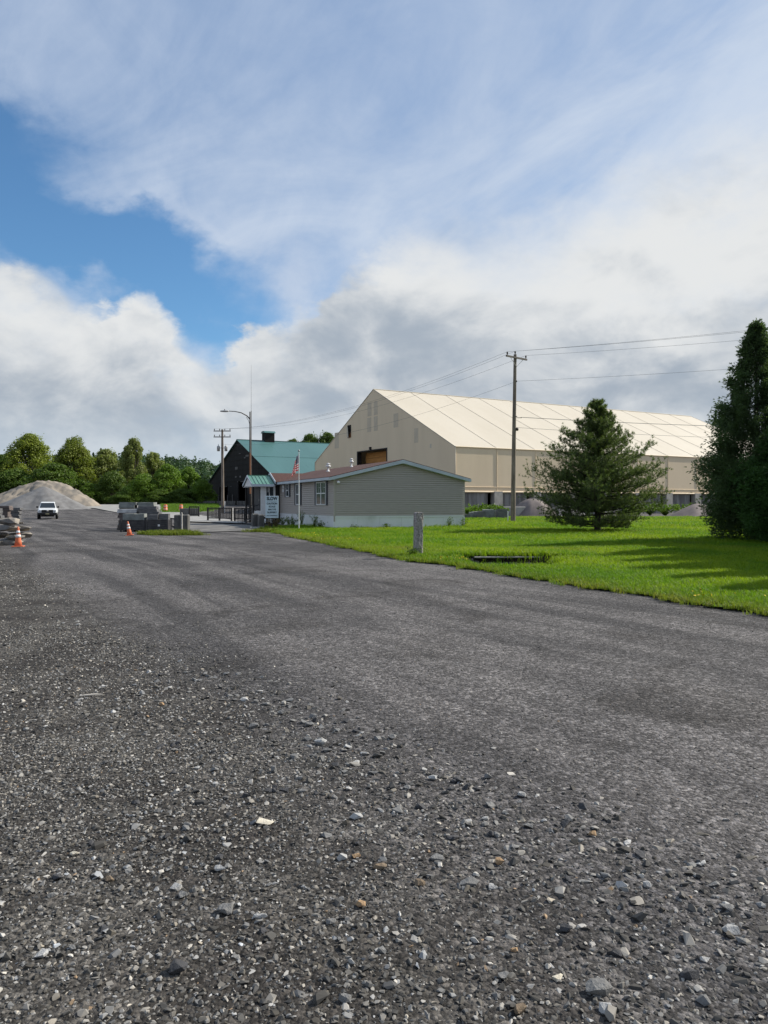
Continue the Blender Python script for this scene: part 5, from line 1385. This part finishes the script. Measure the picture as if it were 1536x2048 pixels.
x, y = gd(549, 1059); weed(x, y + .6, .8, .3, 12, 'brown dry weed below the SLOW sign, right one', M_DRY)
x, y = gd(829, 1117); weed(x, y + .1, .28, .22, 12, 'small dark weed at the foot of the granite post', M_LEAF2, lsize=.03)
for i, (px, py, Y, hh, sp) in enumerate(((938, 1018, 76, 1.3, 1.2), (958, 1014, 77, 1.5, 1.3), (980, 1015, 77, 1.5, 1.1), (996, 1018, 76, 1.3, .9), (1272, 1020, 84, 1.3, 1.6), (1300, 1018, 85, 1.6, 1.7), (1330, 1018, 85, 1.5, 1.6), (1365, 1018, 86, 1.6, 1.5))):
    X = (px - 768) / F_PX * Y
    weed(X, Y, hh * 1.05, sp, 45, 'bright green bush before the concrete base wall, %s' % ['nearest the office', 'second from the office', 'third from the office', 'nearest the utility pole', 'first right of the pine', 'second right of the pine', 'third right of the pine', 'beside the tall evergreen'][i], M_LEAF4, grp='bushes before the concrete wall', lsize=.11, name='bush')

# ================================================================== scatters (grass, gravel): instanced on points
SRC = {}
def scatter(name, P, rot, scl, col, sources, mat, label, cat):
    cl = bpy.data.collections.new(name + '_pieces')
    for i, me in enumerate(sources):
        if not me.materials: me.materials.append(mat)
        cl.objects.link(bpy.data.objects.new('%s_piece_%02d' % (name, i), me))
    n = len(P); me = bpy.data.meshes.new(name)
    me.vertices.add(n); me.vertices.foreach_set('co', np.asarray(P, np.float32).ravel())
    for nm, ty, ar, key in (('rot', 'FLOAT_VECTOR', rot, 'vector'), ('scl', 'FLOAT_VECTOR', scl, 'vector'), ('tint', 'FLOAT_VECTOR', col, 'vector')):
        a = me.attributes.new(nm, ty, 'POINT'); a.data.foreach_set(key, np.asarray(ar, np.float32).ravel())
    a = me.attributes.new('pick', 'INT', 'POINT'); a.data.foreach_set('value', RNG.integers(0, len(sources), n).astype(np.int32))
    me.update()
    o = link(name, me, mat)
    ng = bpy.data.node_groups.new(name + '_scatter', 'GeometryNodeTree')
    ng.interface.new_socket('Geometry', in_out='INPUT', socket_type='NodeSocketGeometry'); ng.interface.new_socket('Geometry', in_out='OUTPUT', socket_type='NodeSocketGeometry')
    N = ng.nodes; L = ng.links
    gi, go = N.new('NodeGroupInput'), N.new('NodeGroupOutput'); ip = N.new('GeometryNodeInstanceOnPoints'); ci = N.new('GeometryNodeCollectionInfo')
    ci.inputs['Collection'].default_value = cl; ci.inputs['Separate Children'].default_value = True; ci.inputs['Reset Children'].default_value = True
    def attr(nm, dt):
        q = N.new('GeometryNodeInputNamedAttribute'); q.data_type = dt; q.inputs['Name'].default_value = nm; return q.outputs['Attribute']
    L.new(gi.outputs[0], ip.inputs['Points']); L.new(ci.outputs[0], ip.inputs['Instance']); ip.inputs['Pick Instance'].default_value = True
    L.new(attr('pick', 'INT'), ip.inputs['Instance Index'])
    er = N.new('FunctionNodeEulerToRotation'); L.new(attr('rot', 'FLOAT_VECTOR'), er.inputs[0]); L.new(er.outputs[0], ip.inputs['Rotation'])
    L.new(attr('scl', 'FLOAT_VECTOR'), ip.inputs['Scale']); L.new(ip.outputs[0], go.inputs[0])
    md = o.modifiers.new('scatter', 'NODES'); md.node_group = ng
    return tag(o, label, cat, kind='stuff')

def tinted_mat(name, rough=.85, trans=0.0, grain=0.0, spec=.2, rpi=0.0):
    m = bpy.data.materials.new(name); m.use_nodes = True; t = m.node_tree; g = NT(t); b = t.nodes['Principled BSDF']
    c = g.new('ShaderNodeAttribute', attribute_type='INSTANCER', attribute_name='tint').outputs['Color']
    if grain:
        p = g.new('ShaderNodeNewGeometry').outputs['Position']
        f = g.m('ADD', g.m('MULTIPLY', g.noise(p, 220, 4, .7), grain), 1 - grain / 2); c = g.mix(1.0, c, g.comb(f, f, f), 'MULTIPLY')
    if rpi:
        q = g.new('ShaderNodeNewGeometry').outputs['Random Per Island']
        f = g.m('ADD', g.m('MULTIPLY', q, rpi), 1 - rpi / 2); c = g.mix(1.0, c, g.comb(f, f, f), 'MULTIPLY')
    t.links.new(c, b.inputs['Base Color']); b.inputs['Roughness'].default_value = rough; b.inputs['Specular IOR Level'].default_value = spec
    if trans:
        tr = g.new('ShaderNodeBsdfTranslucent'); t.links.new(g.mix(1.0, c, (1.2, 1.25, .5, 1), 'MULTIPLY'), tr.inputs[0])
        mx = g.new('ShaderNodeMixShader'); mx.inputs[0].default_value = trans
        t.links.new(b.outputs[0], mx.inputs[1]); t.links.new(tr.outputs[0], mx.inputs[2]); t.links.new(mx.outputs[0], t.nodes['Material Output'].inputs[0])
    return m

# ---- grass
def tuft(seed, n=18, rad=.075, hh=.075):
    r = random.Random(seed); v, f = [], []
    for _ in range(n):
        a = r.uniform(0, 6.28); q = rad * math.sqrt(r.random()); bx_, by_ = math.cos(a) * q, math.sin(a) * q
        d = r.uniform(0, 6.28); ln = hh * r.uniform(.6, 1.25); be = r.uniform(.15, .8) * ln; w = .0042
        px_, py_ = -math.sin(d) * w, math.cos(d) * w; dx, dy = math.cos(d), math.sin(d); o = len(v)
        v += [(bx_ - px_, by_ - py_, -.01), (bx_ + px_, by_ + py_, -.01), (bx_ + px_ + dx * be * .3, by_ + py_ + dy * be * .3, ln * .6), (bx_ - px_ + dx * be * .3, by_ - py_ + dy * be * .3, ln * .6), (bx_ + dx * be, by_ + dy * be, ln)]
        f += [(o, o + 1, o + 2, o + 3), (o + 3, o + 2, o + 4)]
    me = bpy.data.meshes.new('tuft'); me.from_pydata(v, [], f); me.update(); return me
def grass():
    g = np.random.default_rng(3); P = []
    def zone(y0, y1, dens, xmax):
        A = (y1 - y0) * (xmax + 12); n = int(A * dens)
        y = g.uniform(y0, y1, n); x = g.uniform(-10, xmax, n)
        e = x_edge(y); k = (x > e - .02 - np.clip(g.exponential(.07, n), 0, .5) + .10 * np.sin(y * 3.1) + .06 * np.sin(y * 7.7 + 1)) & (x < .56 * y + 2.2)
        inh = ((x + 2.9) * math.cos(HA) + (y - 43) * math.sin(HA)); inl = -(x + 2.9) * math.sin(HA) + (y - 43) * math.cos(HA)
        k &= ~((inh > -.1) & (inh < 8.7) & (inl > -.05) & (inl < 18.2))
        k &= ~((inl > 0) & (inh < 0) & (inl > 5))
        k &= ~((np.abs(x - PIT[0]) < 1.05) & (y - PIT[1] > -1.0) & (y - PIT[1] < .42) & (g.random(n) < .45))
        return np.stack([x[k], y[k]], 1)
    P = [zone(6, 17, 260, 12), zone(17, 27, 150, 17), zone(27, 45, 48, 28), zone(45, 75, 16, 45)]
    S = [1.0, 1.15, 1.6, 2.4]
    xy = np.concatenate(P); sc = np.concatenate([np.full(len(p), s) for p, s in zip(P, S)])
    n = len(xy); x, y = xy.T
    d = x - x_edge(y)
    z = H(x, y) + .035
    s = sc * g.uniform(.7, 1.25, n) * (1 - .15 * np.exp(-(d / .3) ** 2))
    pit = np.exp(-(((x - PIT[0]) / 1.6) ** 2 + ((y - PIT[1]) / 1.0) ** 2)); s *= 1 + .7 * pit
    nz = lownoise(x * .7, y * .7) + .5 * lownoise(x * 2.3 + 3, y * 2.3)
    f = np.clip(.5 + nz * .9 + g.normal(0, .22, n), 0, 1)[:, None]
    col = np.array([.100, .205, .012]) * (1 - f) + np.array([.215, .295, .018]) * f
    ed = np.exp(-np.clip(d, 0, None) / .5)[:, None] * .8 * g.uniform(.1, 1, (n, 1)); col = col * (1 - ed) + np.array([.17, .165, .04]) * ed
    dry = (np.clip(lownoise(x * 1.1 + 30, y * 1.1 + 11) - .35, 0, 1) * 1.6)[:, None] * g.uniform(.3, 1, (n, 1)); dry = np.clip(dry, 0, .8); col = col * (1 - dry) + np.array([.20, .20, .05]) * dry
    rot = np.stack([g.normal(0, .1, n), g.normal(0, .1, n), g.uniform(0, 6.28, n)], 1)
    scl = np.stack([s, s, s * g.uniform(.7, 1.2, n)], 1)
    scatter('lawn_grass', np.stack([x, y, z], 1), rot, scl, col, [tuft(i) for i in range(6)], tinted_mat('grass_blade', .6, .45, 0, .25, .5), 'short bright green grass of the lawn', 'grass')
    # yellowing rough grass around the concrete blocks and along the scale approach
    q = []
    for (px, py, rx, ry, nn) in ((348, 1070, 1.0, .35, 260), (305, 1069, .6, .2, 90), (372, 1066, .4, .3, 60), (330, 1067, .8, .2, 120), (555, 1064, 1.2, .5, 200)):
        cx_, cy_ = gd(px, py); q.append(np.stack([cx_ + g.normal(0, rx * .6, nn), cy_ + g.normal(0, ry * .6, nn)], 1))
    xy = np.concatenate(q); n = len(xy); z = H(xy[:, 0], xy[:, 1])
    f = g.uniform(0, 1, (n, 1)); col = np.array([.15, .17, .025]) * f + np.array([.10, .15, .02]) * (1 - f)
    s = g.uniform(1.2, 2.6, n)
    scatter('rough_grass', np.concatenate([xy, z[:, None]], 1), np.stack([np.zeros(n), np.zeros(n), g.uniform(0, 6.28, n)], 1), np.stack([s, s, s], 1), col, [tuft(i + 20) for i in range(3)], tinted_mat('rough_grass_blade', .6, .35, 0, .2, .4), 'yellowish rough grass around the concrete blocks', 'grass')
    # far grass beside the yard
    xs = np.concatenate([g.uniform(-44, -26, 4200)]); ys = g.uniform(100, 146, 4200)
    k = (xs > -.30 * ys + 0) & (xs > -48) & (xs < -.225 * ys + 0); xs, ys = xs[k], ys[k]; n = len(xs); s = g.uniform(3, 6, n)
    col = np.tile(np.array([.10, .18, .02]), (n, 1)) * g.uniform(.8, 1.2, (n, 1))
    scatter('far_grass', np.stack([xs, ys, H(xs, ys) + .02], 1), np.stack([np.zeros(n), np.zeros(n), g.uniform(0, 6.28, n)], 1), np.stack([s, s, s * .8], 1), col, [tuft(i + 40) for i in range(3)], tinted_mat('far_grass_blade', .6, .35, 0, .2, .4), 'green grass in front of the black shed', 'grass')
    # small yellow flowers
    q = []
    for (px, py, rx, ry, nn) in ((975, 1127, 1.0, .5, 260), (690, 1084, 1.6, .9, 160), (620, 1074, 1.5, 1.0, 120), (1400, 1205, 1.0, .4, 25)):
        cx_, cy_ = gd(px, py); q.append(np.stack([cx_ + g.normal(0, rx * .6, nn), cy_ + g.normal(0, ry * .6, nn)], 1))
    xy = np.concatenate(q); k = xy[:, 0] > x_edge(xy[:, 1]) + .12; xy = xy[k]; C = np.concatenate([xy, (H(xy[:, 0], xy[:, 1]) + .15 + g.uniform(-.03, .03, len(xy)))[:, None]], 1)
    v, f = leaf_quads(C, .022, 2.0, 4, .9)
    o = link('yellow_flowers', fast_mesh('yellow_flowers', v, f), pm('yellow_petal', (.62, .45, .02), (.5, .38, .02), 5)); tag(o, 'tiny yellow flowers in the lawn along its edge', 'flowers', kind='stuff')
grass()
ff = np.array([(-47, 120), (-26, 112), (-24, 104), (-36, 100)])
strip('far_grass_ground', [(-30, 100), (-36, 120), (-43, 144)], [(-22.5, 97), (-27, 118), (-30, 140)], pm('far_lawn', (.085, .16, .018), (.12, .18, .025), .6), .016, 20)

# ---- gravel
def gravel():
    g = np.random.default_rng(8)
    M_ST = tinted_mat('crushed_stone', .8, 0, .5, .25)
    src = [hull_rock('gravel_piece', 1, g.uniform(.65, .95), g.uniform(.35, .7), 11 + i % 4, 900 + i, .15) for i in range(12)]
    P, S, Cc = [], [], []
    def zone(y0, y1, dens, med, sig, lim, coarse):
        xm = .56 * y1 + 1.2; n = int((y1 - y0) * 2 * xm * dens)
        y = g.uniform(y0, y1, n); x = g.uniform(-xm, xm, n)
        wob = .35 * lownoise(x * 1.3, y * 1.3)
        q = x - x_grav(y) + wob * (1 + .1 * y)
        k = (np.abs(x) < .56 * y + .9) & (x < x_edge(y) - .05)
        sh = 1 / (1 + np.exp(q * 3.5))                           # 1 on the gravel shoulder
        patch = np.clip(.55 + .8 * lownoise(x * .9 + 7, y * .5 + 2), .1, 1)
        pr = sh * np.clip(.60 + .9 * lownoise(x * 1.3, y * 1.3 + 4), .08, 1) if coarse else (.34 + .66 * sh) * patch
        k &= g.random(n) < pr
        x, y, sh = x[k], y[k], sh[k]; n = len(x)
        s = np.clip(med * np.exp(g.normal(0, sig, n)), med * .45, lim) * (.6 + .4 * sh)
        P.append(np.stack([x, y, H(x, y)], 1)); S.append(s)
    zone(1.6, 5.0, 6000, .0140, .38, .032, False)
    zone(1.6, 5.0, 1250, .0195, .42, .065, True)
    zone(5.0, 10, 1900, .0165, .38, .035, False)
    zone(5.0, 10, 950, .0205, .40, .06, True)
    zone(10, 18, 560, .021, .38, .05, False)
    zone(10, 18, 300, .023, .38, .06, True)
    zone(18, 30, 150, .028, .35, .06, False)
    # coarse band where the packed track meets the shoulder
    n = 4200; y = g.uniform(2.0, 9.0, n); x = x_grav(y) + g.normal(-.1, .42, n) * (.8 + .06 * y)
    k = g.random(n) < np.interp(y, [2, 4, 6, 9], [1, .9, .6, .2]); x, y = x[k], y[k]
    P.append(np.stack([x, y, H(x, y)], 1)); S.append(np.clip(.026 * np.exp(g.normal(0, .42, len(x))), .012, .065))
    P = np.concatenate(P); S = np.concatenate(S); n = len(P)
    t = g.uniform(0, 1, n)
    val = .050 + .26 * t ** 2.4
    val = np.where(g.random(n) < .035, g.uniform(.30, .52, n), val)
    hue = g.normal(0, .035, n)[:, None] * np.array([1, .1, -1.2])
    col = val[:, None] * (np.array([1.05, 1.0, .91]) + hue)
    tan = g.random(n) < .005; col[tan] = np.array([.30, .21, .13]) * g.uniform(.6, 1.2, (tan.sum(), 1))
    P[:, 2] -= S * .16
    scl = np.stack([S * g.uniform(.8, 1.5, n), S * g.uniform(.8, 1.2, n), S * g.uniform(.7, 1.25, n)], 1)
    rot = np.stack([g.normal(0, .35, n), g.normal(0, .35, n), g.uniform(0, 6.28, n)], 1)
    print('gravel pieces', n)
    scatter('loose_gravel', P, rot, scl, col, src, M_ST, 'loose grey crushed stone gravel covering the yard', 'gravel')
gravel()

# ---- the larger loose rocks one by one
def rocks():
    def rmat(nm, a, b): return pm(nm, a, b, 14, bump=.6, bscale=60, rough=.85)
    M = {'grey': rmat('grey_rock', (.20, .198, .19), (.12, .118, .115)), 'dark': rmat('dark_rock', (.065, .065, .068), (.04, .04, .042)), 'pale': rmat('pale_rock', (.42, .415, .40), (.29, .285, .27)),
         'tan': rmat('tan_rock', (.36, .24, .13), (.26, .17, .10)), 'cream': rmat('cream_rock', (.60, .55, .44), (.45, .41, .33)), 'brown': rmat('brown_rock', (.20, .15, .10), (.13, .10, .07))}
    L = [(528, 1655, 46, .9, .16, 'cream', 'flat cream rock alone on the dark gravel left of centre'), (322, 1412, 16, .8, .6, 'tan', 'small tan rock on the gravel, farthest left tan one'), (283, 1393, 13, .7, 1.1, 'pale', 'small pale upright stone near the left middle of the yard'),
         (155, 1251, 11, .8, .6, 'pale', 'small white stone on the dark track at far left'), (546, 1552, 18, .8, 1.1, 'grey', 'small upright grey stone left of the coarse stones'), (440, 1748, 32, .6, .5, 'pale', 'wedge-shaped pale blue-grey rock at lower left'),
         (640, 1491, 30, .7, .5, 'pale', 'pale flat rock at the top of the coarse stone strip'), (712, 1645, 32, .7, .5, 'pale', 'pale angular rock in the middle of the coarse strip'), (683, 1726, 24, .8, .7, 'pale', 'pale rock below the middle of the coarse strip'),
         (712, 1722, 20, .8, .5, 'tan', 'light tan pebble beside a pale rock in the coarse strip'), (760, 1745, 34, .5, .4, 'brown', 'flat brown rock right of the coarse strip'), (722, 1822, 26, .8, .6, 'tan', 'light tan rock at lower centre'),
         (450, 1832, 40, .8, .6, 'grey', 'lumpy grey rock at lower left centre'), (355, 1952, 44, .8, .7, 'dark', 'large dark rock at the lower left'), (350, 1784, 26, .7, .6, 'pale', 'pale rounded rock at left above the large dark one'),
         (874, 1726, 30, .8, .6, 'grey', 'rounded grey rock right of the brown one'), (840, 1777, 30, .7, .5, 'brown', 'brown-grey flat rock at right centre'), (940, 1775, 50, .55, .4, 'grey', 'long flat grey rock at right centre'),
         (1001, 1733, 26, .8, .6, 'tan', 'tan rock at right, nearer of two'), (1187, 1677, 20, .8, .7, 'tan', 'tan rock at right, farther of two'), (972, 1646, 20, .7, .5, 'pale', 'small pale rock on the packed track at right'),
         (1030, 1908, 18, .8, .6, 'tan', 'small orange-tan stone at lower right'), (1135, 1865, 32, .8, .5, 'dark', 'dark rock at lower right above the long grey one'), (1200, 1990, 64, .7, .45, 'grey', 'large long grey rock at the bottom right'),
         (1383, 1955, 46, .7, .5, 'dark', 'dark flat rock at the bottom right corner'), (1415, 1925, 26, .7, .5, 'pale', 'pale rock near the bottom right corner'), (1412, 2010, 34, .8, .6, 'grey', 'grey rock at the bottom right corner'),
         (1215, 2030, 42, .8, .6, 'pale', 'pale rock at the very bottom, right of centre'), (1045, 2035, 30, 1.0, .9, 'brown', 'brown upright rock at the very bottom centre right'), (1118, 1965, 34, .5, .4, 'cream', 'thin cream flake of stone near the bottom'),
         (520, 1842, 34, .4, .4, 'pale', 'thin pale blade of stone at lower centre'), (1010, 1965, 30, .8, .6, 'grey', 'grey stone at lower right beside the cream flake'), (985, 1780, 26, .8, .5, 'pale', 'pale stone right of the long flat grey rock'),
         (1245, 1780, 30, .7, .5, 'pale', 'pale flat rock on the right track, left of a pair'), (1297, 1778, 26, .8, .5, 'pale', 'pale flat rock on the right track, right of a pair'), (600, 1565, 18, .7, .5, 'grey', 'small grey rock beside the dark clod'),
         (145, 1718, 20, .8, .5, 'cream', 'cream pebble at far left'), (110, 1768, 34, .5, .4, 'dark', 'flat dark stone at far left'), (215, 1768, 26, .7, .5, 'brown', 'brown stone at far left'), (250, 1745, 22, .7, .5, 'pale', 'pale small stone at left'),
         (660, 1855, 26, .7, .5, 'grey', 'grey stone at lower centre'), (705, 1935, 26, .8, .7, 'pale', 'pale rock at lower centre near the bottom'), (690, 2012, 30, .8, .6, 'grey', 'grey rock at the bottom centre'), (1090, 1650, 14, .8, .5, 'pale', 'tiny pale rock on the right packed track')]
    for i, (px, py, w, asp, fl, c, lab) in enumerate(L):
        x, y = gd(px, py); s = w / F_PX * y
        o = link('rock', hull_rock('rock', s, s * asp, s * fl, 16, 1200 + i, .25), M[c], None, (x, y, h(x, y) - s * fl * .12)); o.rotation_euler = (random.uniform(-.12, .12), random.uniform(-.12, .12), random.uniform(-.5, .5))
        tag(o, lab, 'rock', 'larger loose rocks on the gravel')
    r = random.Random(77)
    zones = [('coarse strip at the centre', lambda: (lambda y: (float(x_grav(y)) + r.gauss(0, .32), y))(r.uniform(2.5, 7))), ('lower left gravel', lambda: (r.uniform(-1.4, .0), r.uniform(2.4, 4.5)))]
    for zi, (zn, f) in enumerate(zones):
        for k in range((120, 40)[zi]):
            x, y = f(); s = r.uniform(.045, .085) * (1 if zi == 0 else .8); c = r.choice(['grey', 'grey', 'grey', 'dark', 'pale', 'dark'])
            fl = r.uniform(.3, .6)
            o = link('rock', hull_rock('rock', s, s * r.uniform(.6, .95), s * fl, 13, 1500 + zi * 500 + k, .2), M[c], None, (x, y, h(x, y) - s * fl * .15)); o.rotation_euler = (r.uniform(-.15, .15), r.uniform(-.15, .15), r.uniform(0, 6.28))
            tag(o, {'grey': 'small mid-grey angular rock lying in the ', 'dark': 'small charcoal angular rock lying in the ', 'pale': 'small pale angular rock lying in the '}[c] + zn, 'rock', 'small loose rocks on the gravel')
    # dark clods of torn-up asphalt, a stick
    for i, (px, py, w, lab) in enumerate(((356, 1494, 60, 'dark crumbly asphalt clod at left centre'), (555, 1588, 60, 'dark crumbly asphalt clod beside the coarse stones'))):
        x, y = gd(px, py); s = w / F_PX * y
        t = thing('asphalt_clod', (x, y, h(x, y)), 0, lab, 'clod')
        for k in range(14):
            q = s * r.uniform(.14, .32); o = link('lump', hull_rock('lump', q, q * .8, q * .5, 12, 2000 + i * 50 + k, .1), M['dark'], t, (r.gauss(0, s * .24), r.gauss(0, s * .18), -.004)); o.rotation_euler = (0, 0, r.uniform(0, 6.28))
    x, y = gd(178, 1396)
    o = MB().tube([(-.085, 0, .008), (-.03, .012, .012), (.03, .03, .014), (.09, .04, .012)], [.006, .009, .008, .003], 6).build('stick', pm('bleached_stick', (.5, .46, .40), (.4, .37, .32), 8), None, (x, y, h(x, y) + .004))
    tag(o, 'bleached pale stick lying on the gravel at left', 'stick')
rocks()
